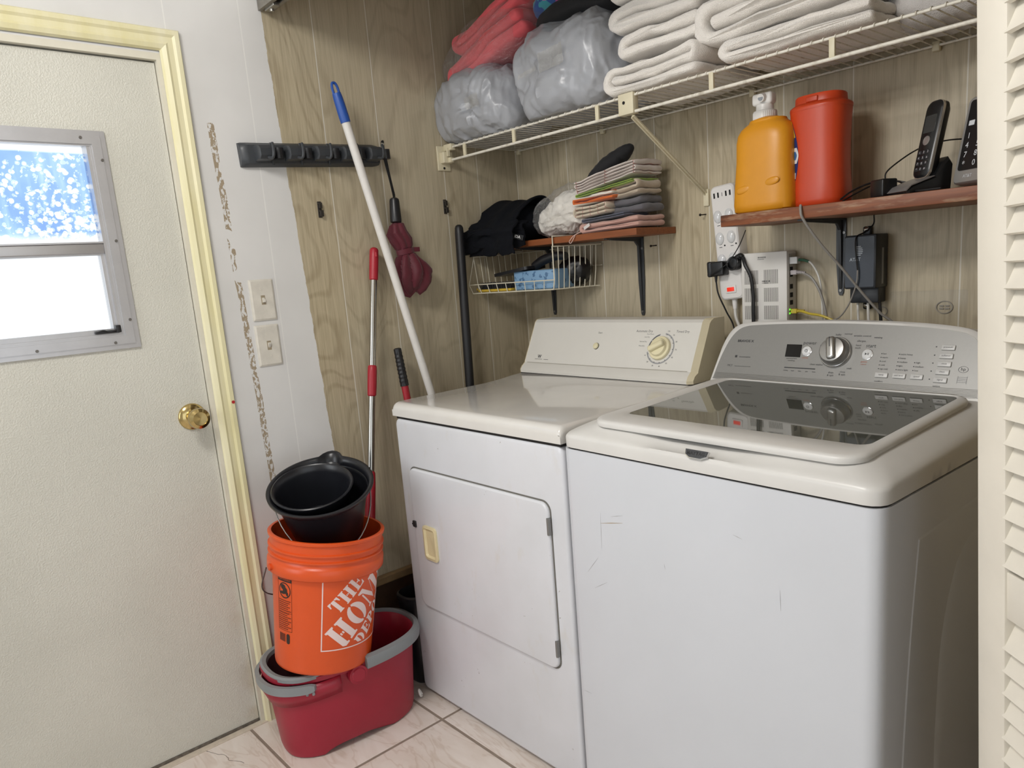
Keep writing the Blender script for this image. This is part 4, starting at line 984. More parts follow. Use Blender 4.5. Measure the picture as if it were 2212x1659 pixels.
bm = NB(); tube(bm, spline([(.470, -.178, 1.366), (.452, -.192, 1.356), (.440, -.196, 1.345), (.432, -.194, 1.338), (.437, -.193, 1.334), (.446, -.195, 1.340), (.456, -.190, 1.358)], 5), .0013, 6)
part(pk, 'hanging_loop', bm, cloth('pink_loop', 'd3b3a8'), world=True)
bm = B(-.013, .013, -.005, .005, 0, .001); bm.transform(frame((.494, -.1785, 1.379), (.7, 0, .3), (.3, -.1, -.9))); part(pk, 'care_label', bm, mat('care_label', 'd9d5d2', .6), world=True, smooth=False)

# ------------------------------------------------------------------ load on the wire shelf
M_gbag = mat('grey_poly_mailer', 'a2a4a9', .30, var=.04, nscale=15, bump=.18, bscale=60, bdist=.004)
M_tape = plastic_mat('shiny_packing_tape', .10, 'd6cfba', .08)
Z0 = SZT+.0078
def gray_bag(label, c, rad, seed, gpt, zr=0.0, tapes=()):
    b = thing('parcel_bag', label, 'bag', (c[0], c[1], Z0), group='grey plastic parcel bags on the wire shelf')
    part(b, 'bag_film', blob(c, rad, 3.6, 220, 140, .06, .0150, 8.5, zmin=Z0, seed=seed, gather=gpt, stretch=(1.3, 1, .8), zr=zr), M_gbag, world=True, ang=40)
    for (o, ax, ay, w, h) in tapes:
        def tp(u, v): return V(((u-.5)*w, (v-.5)*h, .003*fn3((u*4, v*3, 0), 1.5, seed)+.002*math.sin(u*14)))
        bm = grid(NB(), tp, 14, 8); bm.transform(frame(o, ax, ay)); part(b, 'packing_tape', bm, M_tape, world=True)
    return b
gray_bag('lower grey plastic parcel bag at the left end of the shelf', (.160, -.205, 1.783), (.172, .148, .099), 3.3, [((.03, -.15, -.015), .009, 9, .05)],
         tapes=[((.225, -.366, 1.775), (1, .1, .12), (-.1, -.1, 1), .06, .036)])
gray_bag('large grey plastic parcel bag leaning beside the towels', (.545, -.200, 1.803), (.180, .150, .122), 8.1, [((.00, -.15, .01), .009, 11, .06)],
         tapes=[((.57, -.366, 1.815), (1, -.05, .06), (0, -.05, 1), .10, .05), ((.47, -.362, 1.800), (1, .1, .18), (0, 0, 1), .07, .012)])
pb = thing('bagged_bedding', 'coral red bedding in a clear bag on the left parcel', 'bedding', (.22, -.2, 1.875))
M_coral = mat('coral_cloth', 'ee656c', .8, var=.08, nscale=25, sheen=.2, bump=.1, bscale=60, bdist=.004)
Tp = Matrix.Translation((.222, -.200, 1.925)) @ Matrix.Rotation(math.radians(-15), 4, 'Y')
b1 = towel(-.165, .19, -.045, .032, -.125, .11, 2, seed=21, amp=.010); b1.transform(Tp); part(pb, 'coral_fold', b1, M_coral, world=True, ang=60)
b1 = towel(-.10, .20, .034, .095, -.115, .11, 2, seed=22, amp=.010); b1.transform(Tp); part(pb, 'coral_fold', b1, M_coral, world=True, ang=60)
b1 = blob((.0, -.005, .028), (.215, .140, .088), 2.6, 72, 40, .09, .007, 18, seed=5.9); b1.transform(Tp); part(pb, 'clear_bag', b1, M_poly, world=True)
solo('black_folded_cloth', 'black cloth lying on the large grey parcel bag', 'cloth', blob((.575, -.175, 1.953), (.165, .115, .038), 2.5, 64, 32, .10, .004, 16, seed=13, zr=.05), mat('black_cloth', '17171a', .8, var=.2, nscale=50, sheen=.1))
def patch_mat():
    t = NT('patterned_fleece'); P = t.obj(); v = t.n('TexVoronoi', {'Vector': P, 'Scale': 38.0})
    c = t.n('SeparateColor', {0: v.outputs[1]}); k = c.outputs[0]
    col = t.mix(t.math('GREATER_THAN', k, .45), srgb('3f8f9b'), srgb('b5559c')); col = t.mix(t.math('GREATER_THAN', k, .8), col, srgb('2d4e8c'))
    t.base(col); t.rough(.95); t.b.inputs['Sheen Weight'].default_value = .3; return t.m
solo('patterned_blanket', 'teal and magenta patterned fleece on the black cloth', 'blanket', blob((.505, -.225, 1.992), (.085, .085, .030), 2.4, 56, 30, .10, .003, 20, seed=17, extra=lambda q: V((q.x, q.y, q.z+(q.x-.5)*.12))), patch_mat())
M_terry = mat('white_terry', 'f3ede5', .97, var=.05, nscale=18, bump=.7, bscale=480, bdist=.004, sheen=.5)
M_terry2 = mat('grey_white_terry', 'cfcbc8', .97, var=.06, nscale=18, bump=.6, bscale=480, bdist=.004, sheen=.4)
WG = 'white bath towels folded on the wire shelf'
def wt(label, *a, m=None, **k): return tw(label, *a, m or M_terry, group=WG, name='bath_towel', **k)
wt('white folded towel at the bottom of the left pile', .722, 1.000, 1.6855, 1.764, -.322, -.035, layers=3, seed=31, amp=.009, tilt=.02, sag=.012)
wt('white folded towel second from the bottom of the left pile', .762, .998, 1.766, 1.828, -.318, -.040, layers=2, seed=32, amp=.009, tilt=.02)
wt('white folded towel third from the bottom of the left pile', .742, .998, 1.830, 1.898, -.318, -.040, layers=2, seed=33, amp=.009, tilt=.0)
wt('white folded towel on top of the left pile', .742, 1.020, 1.900, 1.965, -.316, -.040, layers=3, seed=34, amp=.009)
wt('white folded towel at the bottom of the right pile', 1.068, 1.400, 1.6855, 1.738, -.322, -.040, layers=2, seed=35, amp=.008)
wt('thick white folded towel on the right pile', 1.003, 1.392, 1.740, 1.845, -.322, -.045, layers=3, seed=36, amp=.009, tilt=.04, sag=.01)
solo('grey_cloth', 'pale grey cloth lying on top of the right towel pile', 'cloth', blob((1.12, -.20, 1.880), (.15, .10, .030), 2.5, 56, 30, .1, .004, 18, seed=41), M_terry2)
solo('crumpled_sheet', 'crumpled white sheet at the back right of the shelf', 'sheet', blob((1.50, -.125, 1.732), (.135, .100, .050), 2.4, 64, 36, .12, .006, 18, seed=43, zmin=Z0), M_terry2)
solo('grey_sheet_bundle', 'greyish bundle behind the right towel pile', 'sheet', blob((1.515, -.095, 1.815), (.085, .080, .034), 2.4, 56, 30, .12, .005, 20, seed=47), M_terry2)
# ------------------------------------------------------------------ mop bucket on the floor
M_red = mat('crimson_plastic', '9c1e33', .38, var=.05, nscale=12, bump=.05, bscale=300)
M_grey = mat('grey_plastic', '84888a', .32)
M_dkred = mat('dark_basket', '3a1c20', .5)
mb = thing('mop_bucket', 'crimson oblong mop bucket with grey handles on the tiles', 'bucket', (.205, -1.005, 0), rotz=math.radians(-4))
def oval(rx, ry, z, p=2.6, n=64, cx=0, cy=0): return sring(cx, cy, rx, ry, z, p, n)
RZ = .250
bm = NB()
body = [(.106, .186, .0), (.113, .193, .004), (.117, .197, .02), (.122, .203, .10), (.128, .210, .19), (.131, .2135, .232), (.139, .221, .236), (.1405, .2225, .250), (.136, .218, .251), (.129, .211, .244), (.124, .205, .19), (.118, .198, .10), (.112, .192, .02), (.106, .185, .012)]
rings = [oval(a, b, z, 2.5) for a, b, z in body]
for r, (a, b, z) in zip(rings, body):
    for p in r:
        if z < .06 and abs(p.x) > .05:   # arched foot on the long sides
            k = max(0, 1-(abs(p.y+.02)/.10)**4); p.z += .020*k*max(0, 1-z/.06)
        # rim dips and swells slightly toward the ends
        if z > .18: p.z += .012*(-p.y/.22)*0 - .006*math.cos(p.y/.21*pi)*.4
loft(bm, rings, cap0=True, cap1=True); tri(bm); part(mb, 'body', bm, M_red, ang=45)
# moulded skirt under the rim at the pouring end (toward the room)
def rim_pt(t, rx, ry, z, p=2.5):
    c, s = math.cos(t), math.sin(t); return V((rx*math.copysign(abs(c)**(2/p), c), ry*math.copysign(abs(s)**(2/p), s), z))
bm = NB(); ts = [math.radians(-168+k*(168-12)/40) for k in range(41)]
lo = [rim_pt(t, .134, .2165, .185) for t in ts]; hi = [rim_pt(t, .1445, .2270, .215) for t in ts]; tp = [rim_pt(t, .1405, .2225, .238) for t in ts]
for L in (lo, hi, tp):
    for p in L: p.z -= .020*max(0, (-p.y)/.22)**2
loft(bm, [lo, hi, tp], closed=False); ob = part(mb, 'rim_skirt', bm, M_red); md = ob.modifiers.new('t', 'SOLIDIFY'); md.thickness = .003
for sx in (1, -1):
    bm = NB(); cyl(bm, (sx*.132, -.018, .222), (sx*.150, -.018, .222), .026, 32); cyl(bm, (sx*.150, -.018, .222), (sx*.153, -.018, .222), .020, 28, .018); part(mb, 'pivot_boss', bm, M_red)
# grey bail lying on the far rim
ts = [math.radians(1+k*(179-1)/60) for k in range(61)]
hp = [rim_pt(t, .143, .226, .243) for t in ts]
bm = NB(); rings = []
for i, p in enumerate(hp):
    o = V((p.x, p.y, 0)).normalized()
    a = .008; rings.append([p+o*a+V((0, 0, .016)), p-o*.006+V((0, 0, .021)), p-o*.010+V((0, 0, .012)), p-o*.003+V((0, 0, -.012)), p+o*a+V((0, 0, -.015)), p+o*(a+.003)+V((0, 0, .0))])
loft(bm, rings); tri(bm); part(mb, 'carry_handle', bm, M_grey, ang=50)
ts = [math.radians(-150+k*(150-30)/40) for k in range(41)]
hp = [rim_pt(t, .147, .231, .226) for t in ts]
bm = NB(); rings = []
for i, p in enumerate(hp):
    o = V((p.x, p.y, 0)).normalized(); e = min(1, min(i, len(hp)-1-i)/3+.55)
    rings.append([p+o*.006+V((0, 0, .012*e)), p-o*.005+V((0, 0, .012*e)), p-o*.005+V((0, 0, -.012*e)), p+o*.006+V((0, 0, -.012*e))])
loft(bm, rings); part(mb, 'front_handle', bm, M_grey, ang=50)
for sx in (1, -1):
    bm = NB(); e = hp[-1] if sx > 0 else hp[0]
    for d in (.006, .020): cyl(bm, e+V((-sx*d*.6, -d, -.010)), e+V((-sx*d*.6, -d, -.020)), .004, 10)
    part(mb, 'handle_clip', bm, M_grey)
# wringer basket set into the near end
wb = NB(); prof = [(.118, .100, .257), (.122, .104, .250), (.116, .098, .243), (.104, .088, .20), (.090, .076, .165)]
inner = [(.116, .098, .257), (.110, .092, .255), (.098, .083, .20), (.086, .072, .170)]
loft(wb, [oval(a, b, z, 2.3, 48, 0, -.112) for a, b, z in reversed(prof)]+[oval(a, b, z, 2.3, 48, 0, -.112) for a, b, z in inner]); tri(wb)
bas = part(mb, 'wringer_basket', wb, M_dkred)
bm = NB(); loft(bm, [oval(.126, .107, .246, 2.3, 48, 0, -.112), oval(.127, .108, .2560, 2.3, 48, 0, -.112), oval(.121, .102, .2595, 2.3, 48, 0, -.112), oval(.110, .092, .2570, 2.3, 48, 0, -.112), oval(.108, .090, .246, 2.3, 48, 0, -.112)], cap0=False, cap1=False)
part(mb, 'basket_rim', bm, M_grey)

# ------------------------------------------------------------------ orange pail
M_or = mat('orange_plastic', 'd9531f', .33, var=.03, nscale=20, bump=.04, bscale=400)
A0, A1 = V((.236, -1.072, .2565)), V((.2515, -1.020, .618))
ax = (A1-A0).normalized(); tocam = CAM-(A0+A1)/2; e1 = (tocam-ax*tocam.dot(ax)).normalized(); e2 = ax.cross(-e1).normalized()*-1
e2 = (-e1).cross(ax).normalized()
if e2.dot(_r) < 0: e2 = -e2
om = Matrix((e2, -e1, ax)).transposed().to_4x4()
if om.determinant() < 0: om = Matrix((e2, e1, ax)).transposed().to_4x4()
om.translation = A0
ob_ = thing('orange_pail', 'orange plastic pail standing on the crimson mop bucket', 'bucket', mw=om)
HH = .366
def orad(h): return .1285+.0155*h/HH
outp = [(.122, .0), (.1275, .003), (orad(.01), .01), (orad(.262), .262), (.1505, .264), (.1535, .268), (.1535, .292), (.1500, .297), (.1465, .300), (.1465, .309), (.1520, .3105), (.1520, .314), (.1468, .3165), (.1468, .328), (.1525, .3295), (.1525, .333), (.1475, .3355), (.1478, .355), (.1528, .358), (.1535, .364), (.1510, .3665), (.1440, .366), (.1420, .35), (.1395, .25), (.127, .02), (.0, .012)]
bm = NB(); lathe(bm, outp[:-1]+[(.05, .012)], 72); part(ob_, 'body', bm, M_or, ang=50)
def op(th, h, off=.0004): r = orad(h)+off; return V((r*math.sin(th), -r*math.cos(th), h))
def wrap(bm, th0, h0, off=.0005, sc_=1.0, cuts=True):
    """flat art (x right, y up, metres) onto the pail wall; (0,0) goes to (th0,h0)"""
    if cuts:
        lo = min(v.co.x for v in bm.verts); hi = max(v.co.x for v in bm.verts); x = lo+.006
        while x < hi:
            bmesh.ops.bisect_plane(bm, geom=bm.verts[:]+bm.edges[:]+bm.faces[:], plane_co=(x, 0, 0), plane_no=(1, 0, 0)); x += .008
    for v in bm.verts:
        h = h0+v.co.y; v.co = op(th0+v.co.x/orad(.17), h, off+v.co.z)
    return bm
# slab stencil lettering, unit cap height
def L_poly(ch):
    def stem(x, w=.30, s=.08): return [(x-s, 0), (x+w+s, 0), (x+w+s, .07), (x+w, .10), (x+w, .90), (x+w+s, .93), (x+w+s, 1), (x-s, 1), (x-s, .93), (x, .90), (x, .10), (x-s, .07)]
    def arc(cx, cy, RX, RY, rx, ry, a0, a1, n=12):
        o = [(cx+RX*math.cos(math.radians(a0+(a1-a0)*k/n)), cy+RY*math.sin(math.radians(a0+(a1-a0)*k/n))) for k in range(n+1)]
        i = [(cx+rx*math.cos(math.radians(a1+(a0-a1)*k/n)), cy+ry*math.sin(math.radians(a1+(a0-a1)*k/n))) for k in range(n+1)]
        return o+i
    if ch == 'H': return [stem(.08), stem(.66), [(.42, .44), (.50, .44), (.50, .55), (.42, .55)], [(.54, .44), (.62, .44), (.62, .55), (.54, .55)]], 1.10
    if ch == 'O': return [arc(.47, .5, .47, .52, .17, .44, 97, 263), arc(.47, .5, .47, .52, .17, .44, -83, 83)], 1.0
    if ch == 'M': return [[(.0, 0), (.24, 0), (.24, .07), (.17, .10), (.17, .80), (.09, .80), (.09, .10), (.0, .07)], [(.0, 1), (.34, 1), (.60, .30), (.52, .02), (.19, .84), (.0, .93)], [(.63, .36), (.86, 1), (.74, .64)], [(.66, .27), (.72, .50), (.88, .92), (.88, 1), (.62, .22)], stem(.92)], 1.36
    if ch == 'E': return [stem(.08, .28, .07), [(.42, .93), (.42, 1), (.80, 1), (.82, .72), (.76, .72), (.66, .88), (.50, .92)], [(.40, .46), (.56, .46), (.60, .36), (.66, .36), (.66, .68), (.60, .68), (.56, .55), (.40, .55)], [(.42, 0), (.82, 0), (.85, .30), (.78, .30), (.68, .12), (.50, .08), (.42, .07)]], .90
    if ch == 'T': return [[(.24, 0), (.66, 0), (.66, .07), (.60, .10), (.60, .98), (.30, .98), (.30, .10), (.24, .07)], [(.0, 1), (.26, 1), (.26, .90), (.14, .86), (.06, .66), (-.02, .66)], [(.64, 1), (.90, 1), (.92, .66), (.84, .66), (.76, .86), (.64, .90)]], .95
    if ch == 'D': return [stem(.08), arc(.40, .5, .50, .50, .22, .41, -88, 88)], .98
    if ch == 'P': return [stem(.08), arc(.40, .72, .42, .28, .16, .19, -88, 88)], .88
    return [], .5
def word(s, h, u0, v0, bm, squeeze=1.0, gap=.06):
    u = u0
    for ch in s:
        P, wd = L_poly(ch)
        for p in P: b = NB(); prism(b, [(u+x*h*squeeze, v0+y*h) for x, y in p], lambda a, c, d: V((a, c, d)), 0, .0002); tri(b); add(bm, b)
        u += (wd+gap)*h*squeeze
    return u
S = .200
bm = NB(); word('HOME', .36, -.50, -.20, bm, .80); word('THE', .20, -.20, .205, bm, .88); word('DEPOT', .19, -.33, -.435, bm, .84)
bm.transform(Matrix.Rotation(math.radians(47), 4, 'Z'))
for co, no in (((.46, 0, 0), (1, 0, 0)), ((-.46, 0, 0), (-1, 0, 0)), ((0, .46, 0), (0, 1, 0)), ((0, -.46, 0), (0, -1, 0))):
    bmesh.ops.bisect_plane(bm, geom=bm.verts[:]+bm.edges[:]+bm.faces[:], plane_co=co, plane_no=no, clear_outer=True)
for v in bm.verts: v.co.x *= S; v.co.y *= S
M_wink = mat('pinkish_white_print', 'e8d3d0', .45)
TH0 = -.06+S/2/orad(.17)
part(ob_, 'logo_lettering', wrap(bm, TH0, .170), M_wink, smooth=False)
bm = NB()
for a in ((-.5, .5, .485, .5), (-.5, .5, -.5, -.485), (-.5, -.485, -.485, .485), (.485, .5, -.485, .485)): box(bm, a[0]*S, a[1]*S, a[2]*S, a[3]*S, 0, .0002)
part(ob_, 'logo_frame', wrap(bm, TH0, .170), M_wink, smooth=False)
# black warning print
M_bink = mat('black_print', '2a1a14', .5)
bm = NB(); W2 = .052
box(bm, -W2/2, W2/2, .058, .084, 0, .0002)
for a in ((-W2/2, -W2/2+.0008, -.076, .058), (W2/2-.0008, W2/2, -.076, .058), (-W2/2, W2/2, -.077, -.0762), (-W2/2, W2/2, -.026, -.0255)): box(bm, *a, 0, .0002)
arc_band(bm, .0185, .0215, 0, 360, Matrix.Translation((.001, .034, 0)), 36, .0002)
add(bm, B(-.019, .019, -.0016, .0016, 0, .0002), Matrix.Translation((.001, .034, 0)) @ Matrix.Rotation(math.radians(-50), 4, 'Z'))
for (cx, cy, rx, ry) in ((-.004, .043, .009, .007), (.003, .034, .008, .009), (-.006, .027, .010, .004), (.010, .026, .004, .005)):
    b = NB(); prism(b, [(cx+rx*math.cos(k*pi/9), cy+ry*math.sin(k*pi/9)) for k in range(18)], lambda a, c, d: V((a, c, d)), 0, .0002); tri(b); add(bm, b)
for r in range(15):
    y = .006-r*.0054-(.002 if r > 5 else 0)
    x = -W2/2+.003
    while x < W2/2-.004-(r*7 % 5)*.003:
        l = random.uniform(.002, .0055); box(bm, x, min(x+l, W2/2-.003), y-.0009, y+.0009, 0, .0002); x += l+.0012
for k in range(11): w_ = (.0006, .0012, .0008)[k % 3]; box(bm, -.022+k*.0022, -.022+k*.0022+w_, -.108, -.086, 0, .0002)
arc = [(.012+.006*math.cos(k*pi/12), (-.090 if k < 12 else -.106)+.006*math.sin(k*pi/12)) for k in range(24)]
b = NB(); prism(b, arc, lambda a, c, d: V((a, c, d)), 0, .0002); tri(b); add(bm, b)
part(ob_, 'warning_print', wrap(bm, -.84, .192), M_bink, smooth=False)
bm = NB()
for s, y in (('WARNING', .0775), ('ADVERTENCIA', .0705), ('AVERTISSEMENT', .0635)): add(bm, text_bm(s, .0062), Matrix.Translation((0, y, .0003)))
part(ob_, 'warning_lettering', wrap(bm, -.84, .192, .0006), M_or, smooth=False)
bm = NB()
for th in (-1.12, pi-1.12): 
    c = op(th, .281, .016); n_ = V((math.sin(th), -math.cos(th), 0)); cyl(bm, c-n_*.014, c+n_*.003, .009, 18)
part(ob_, 'handle_ear', bm, M_or)
bm = NB(); pts = []
for k in range(25):
    a = -1.12+pi*k/24; rr_ = .167+.004*math.sin(pi*k/24); pts.append(V((rr_*math.sin(a-.0), -rr_*math.cos(a), .281)))
pv = Matrix.Translation((0, 0, .281)); axd = V((math.sin(-1.12), -math.cos(-1.12), 0))
rotm = Matrix.Rotation(math.radians(0), 4, axd)
# bail swung down behind the pail on the left
pts2 = []
for k in range(33):
    t = pi*k/32; a = V((math.sin(-1.12), -math.cos(-1.12), 0)); b_ = V((-a.y*-1, a.x*-1, 0)); b_ = V((a.y, -a.x, 0))
    out = b_*math.sin(t)*.155; dn = V((0, 0, -.15*max(0, math.sin(t))**.75))
    pts2.append(a*math.cos(t)*.166+out*1.0+dn+V((0, 0, .281)))
tube(bm, pts2, .0019, 8); part(ob_, 'wire_bail', bm, mat('bail_steel', '6f6f70', .35, .9))

# ------------------------------------------------------------------ two black pails, one in the other, tipped into the orange one
M_blk = mat('black_pail_plastic', '1c1d22', .30, var=.08, nscale=20)
def tipped(c, rat, imgdir):
    dv = (CAM-c).normalized(); im = (_r*imgdir[0]+_u*imgdir[1]); im = (im-dv*im.dot(dv)).normalized()
    a = dv*rat+im*math.sqrt(1-rat*rat); a.normalize()
    ey_ = (-dv-a*(-dv).dot(a)).normalized(); ex_ = ey_.cross(a).normalized()
    m = Matrix((ex_, ey_, a)).transposed().to_4x4(); m.translation = c; return m
c1 = V((.250, -1.022, .737))
m1 = tipped(c1, .56, (-.20, .98))
p1 = thing('black_pail', 'black pail with a pouring lip tipped inside the orange pail', 'bucket', mw=m1)
D1 = -.162
prof = [(.088, D1), (.0915, D1+.004), (.1195, -.03), (.122, -.020), (.133, -.014), (.141, -.004), (.1415, .002), (.137, .0035), (.1285, -.001), (.1245, -.015), (.116, -.05), (.086, D1+.012)]
bm = NB(); n = 80; rings = []
for r, z in prof:
    ring = []
    for i in range(n):
        t = 2*pi*i/n; rr_ = r
        d = abs((t-math.radians(72)+pi) % (2*pi)-pi)         # lip toward upper right of the view
        if z > -.05: rr_ += .026*max(0, 1-(d/.24)**2)**1 * min(1, (z+.05)/.045)
        ring.append(V((rr_*math.cos(t), rr_*math.sin(t), z)))
    rings.append(ring)
loft(bm, rings); tri(bm); part(p1, 'body', bm, M_blk, ang=50)
bm = NB(); pts = []
for k in range(25):
    t = pi*k/24; pts.append(V((.127*math.cos(t), -.142*math.sin(t), -.018-.115*math.sin(t))))
tube(bm, pts, .0017, 8); part(p1, 'wire_bail', bm, mat('bright_bail', 'a9a9a8', .3, .9))
c2 = m1 @ V((-.021, -.010, .010))
m2 = m1.copy(); m2.translation = c2
p2 = thing('black_pail', 'smaller black pail nested in the tipped black pail', 'bucket', mw=m2)
prof = [(.074, -.128), (.077, -.124), (.0985, -.01), (.1065, -.004), (.1075, .001), (.104, .003), (.0985, .0), (.094, -.02), (.072, -.118)]
bm = NB(); lathe(bm, prof, 72); part(p2, 'body', bm, M_blk, ang=50)

# ------------------------------------------------------------------ things leaning between dryer and wall
M_wpole = mat('white_pole', 'dcd9d4', .4, var=.05, nscale=40); M_blue = mat('blue_grip', '2450a0', .4)
a, b = V((.085, -.7480, 1.8195)), V((.115, -.5427, .8977)); d = (b-a).normalized(); bot = a+d*((a.z-.012)/-d.z)
mp = thing('broom_stick', 'long white pole with blue grip leaning by the black rack', 'pole', (bot.x, bot.y, 0))
bm = NB(); cyl(bm, a+d*.095, bot, .0125, 20); part(mp, 'pole', bm, M_wpole, world=True)
bm = NB(); tube(bm, [a+d*(.028+.08*k/6) for k in range(7)], .0145, 16, rr=[.0125, .0138, .0142, .0145, .0147, .0148, .0142]); s_ = d.cross(V((1, 0, .1))).normalized()
lp = [a+d*.032+s_*.009, a+d*.012+s_*.0085, a+d*.002+s_*.005, a+d*.0-s_*.000, a+d*.002-s_*.005, a+d*.012-s_*.0085, a+d*.032-s_*.009]
tube(bm, spline(lp, 4), .0038, 8); part(mp, 'grip', bm, M_blue, world=True)
M_rgrip = mat('red_grip', 'a5202f', .4); M_spole = mat('stainless_pole', 'b9b7b2', .18, 1.0)
a, b = V((.030, -.6420, 1.3655)), V((.092, -.7985, .5600)); d = (b-a).normalized(); bot = a+d*((a.z-.02)/-d.z)   # it stands in the far end of the mop bucket
rm = thing('spin_mop', 'red gripped steel mop pole leaning behind the buckets', 'mop', (bot.x, bot.y, 0))
bm = NB(); cyl(bm, a+d*.06, a+d*.80, .0105, 20); part(rm, 'pole', bm, M_spole, world=True)
bm = NB(); tube(bm, [a+d*x for x in (0, .003, .008, .03, .07, .098, .101)], .014, 16, rr=[.006, .011, .0135, .0140, .0138, .0135, .010]); cyl(bm, a+d*.016+V((.0105, 0, 0)), a+d*.030+V((.0142, 0, 0)), .0045, 12)
part(rm, 'grip', bm, M_rgrip, world=True)
bm = NB(); tube(bm, [a+d*x for x in (.362, .366, .38, .43, .455, .459)], .014, 16, rr=[.010, .0135, .0142, .0142, .0135, .010]); part(rm, 'locking_sleeve', bm, M_rgrip, world=True)
bm = NB(); tube(bm, [a+d*x for x in (.690, .696, .73, .80, .86, .868)], .014, 16, rr=[.011, .014, .0155, .0160, .0165, .010]); part(rm, 'lower_sleeve', bm, M_rgrip, world=True)
q_ = a+d*.868; ft = a+d*((a.z-.09)/-d.z)
bm = NB(); cyl(bm, q_, ft, .0105, 16); lathe(bm, [(.02, .095), (.042, .085), (.045, .072), (.04, .066)], 24, c=(ft.x+.022, ft.y-.02, 0)); part(rm, 'mop_head', bm, M_rgrip, world=True)
solo_m = blob((ft.x+.022, ft.y-.02, .045), (.055, .055, .026), 2.2, 48, 24, .1, .004, 30, seed=3, zmin=.014); part(rm, 'mop_fringe', solo_m, mat('mop_yarn', 'c9c5c0', .95), world=True)
# short tool with black ribbed grip
a = V((.060, -.6175, 1.0525)); d = V((.018, .006, -.16)).normalized(); bot = a+d*((a.z-.01)/-d.z)
st = thing('reacher_tool', 'black ribbed grip on a red shaft beside the dryer', 'tool', (bot.x, bot.y, 0))
bm = NB(); k = 40; tube(bm, [a+d*(.122*i/k) for i in range(k+1)], .013, 14, rr=[(.007 if i == 0 else .0125+.0014*(i/k))+(.0008*math.sin(i*1.5) if 6 < i < 36 else 0) for i in range(k+1)]); part(st, 'grip', bm, M_bp, world=True)
bm = NB(); cyl(bm, a+d*.12, bot, .0115, 16); part(st, 'shaft', bm, M_rgrip, world=True)
# thick black pole
a, b = V((.040, -.3143, 1.428)), V((.060, -.343, .8925)); d = (b-a).normalized(); bot = a+d*(a.z/-d.z)
bm = NB(); tube(bm, [a, a+d*.003, a+d*.010, a+d*.03, bot], .015, 20, rr=[.006, .011, .0142, .015, .0155]); solo('black_pole', 'thick matt black pole standing upright beside the wire basket', 'pole', bm, mat('matt_black_pole', '1d1d20', .45))
# black container on the floor by the dryer
bm = NB(); rings = [sring(.165, -.690, rx, ry*.72, z, 3, 36) for rx, ry, z in ((.044, .085, 0), (.050, .092, .008), (.053, .098, .12), (.056, .102, .27), (.060, .106, .278), (.060, .106, .292), (.052, .098, .296), (.048, .09, .28), (.046, .088, .02))]
loft(bm, rings); tri(bm); solo('black_bin', 'slim black bin squeezed between dryer and wall', 'bin', bm, M_bp)
bm = NB(); tube(bm, spline([(.262, -.790, .006), (.270, -.7985, .012), (.272, -.803, .024), (.264, -.800, .030), (.258, -.794, .022), (.262, -.790, .010)], 5), .004, 8)
solo('plastic_clip', 'tiny white plastic clip on the tiles by the dryer', 'clip', bm, mat('white_plastic', 'e0deda', .35))

# ------------------------------------------------------------------ left wall fittings
def plate(y0, y1, z0, z1, lab, up):
    p = thing('light_switch', lab, 'switch', (0, (y0+y1)/2, (z0+z1)/2), group='painted light switches beside the door')
    m = mat('painted_plate', 'd6d1c6', .4, var=.09, nscale=35)
    bm = NB(); cy, cz = (y0+y1)/2, (z0+z1)/2; w, h = (y1-y0)/2, (z1-z0)/2
    loft(bm, [[V((0, a, b)) for a, b in rrect(-w, w, -h, h, .002, 2)], [V((.003, a, b)) for a, b in rrect(-w, w, -h, h, .002, 2)], [V((.006, a, b)) for a, b in rrect(-w+.005, w-.005, -h+.005, h-.005, .002, 2)]]); tri(bm)
    part(p, 'cover_plate', bm, m, ang=20)
    bm = NB(); box(bm, .0055, .0062, -.006, .006, -.013, .013); part(p, 'toggle_slot', bm, mat('grime', '9a8d76', .7))
    bm = NB(); s = 1 if up else -1; prism(bm, [(.005, -.008), (.005, .008), (.012, .004+s*.004), (.013, s*.006), (.012, -.002+s*.004)], lambda a, b, c: V((a, c, b)), -.0035, .0035); part(p, 'toggle', bm, m)
    for s in (-1, 1):
        bm = NB(); cyl(bm, (.0055, -s*.003, s*.030), (.0068, -s*.003, s*.030), .0032, 12); part(p, 'screw', bm, m)
plate(-1.038, -.9685, 1.178, 1.2925, 'upper painted light switch on the white wall', False)
plate(-1.0395, -.970, 1.0490, 1.1655, 'lower grimy light switch with a stained toggle', True)
# tool rack
M_rack = mat('charcoal_plastic', '393c40', .38, var=.05, nscale=30)
rm4 = Matrix.Translation((0, -1.0125, 1.626)) @ Matrix.Rotation(math.radians(2.2), 4, 'X')
rk = thing('tool_rack', 'charcoal plastic broom rack screwed across the wall', 'rack', mw=rm4)
bm = NB(); prof = [(0, -.032), (.012, -.031), (.022, -.024), (.024, -.012), (.024, .012), (.022, .024), (.012, .031), (0, .032)]
LR = .432; loft(bm, [[V((x, 0, z)) for x, z in prof], [V((x, .03, z)) for x, z in prof]]); tri(bm)
bm.free(); bm = NB(); loft(bm, [[V((x*.6, -.001, z*.97)) for x, z in prof], [V((x*.85, .004, z)) for x, z in prof], [V((x, .02, z)) for x, z in prof], [V((x, LR-.02, z)) for x, z in prof], [V((x*.8, LR, z*.9)) for x, z in prof]]); tri(bm); part(rk, 'back_plate', bm, M_rack)
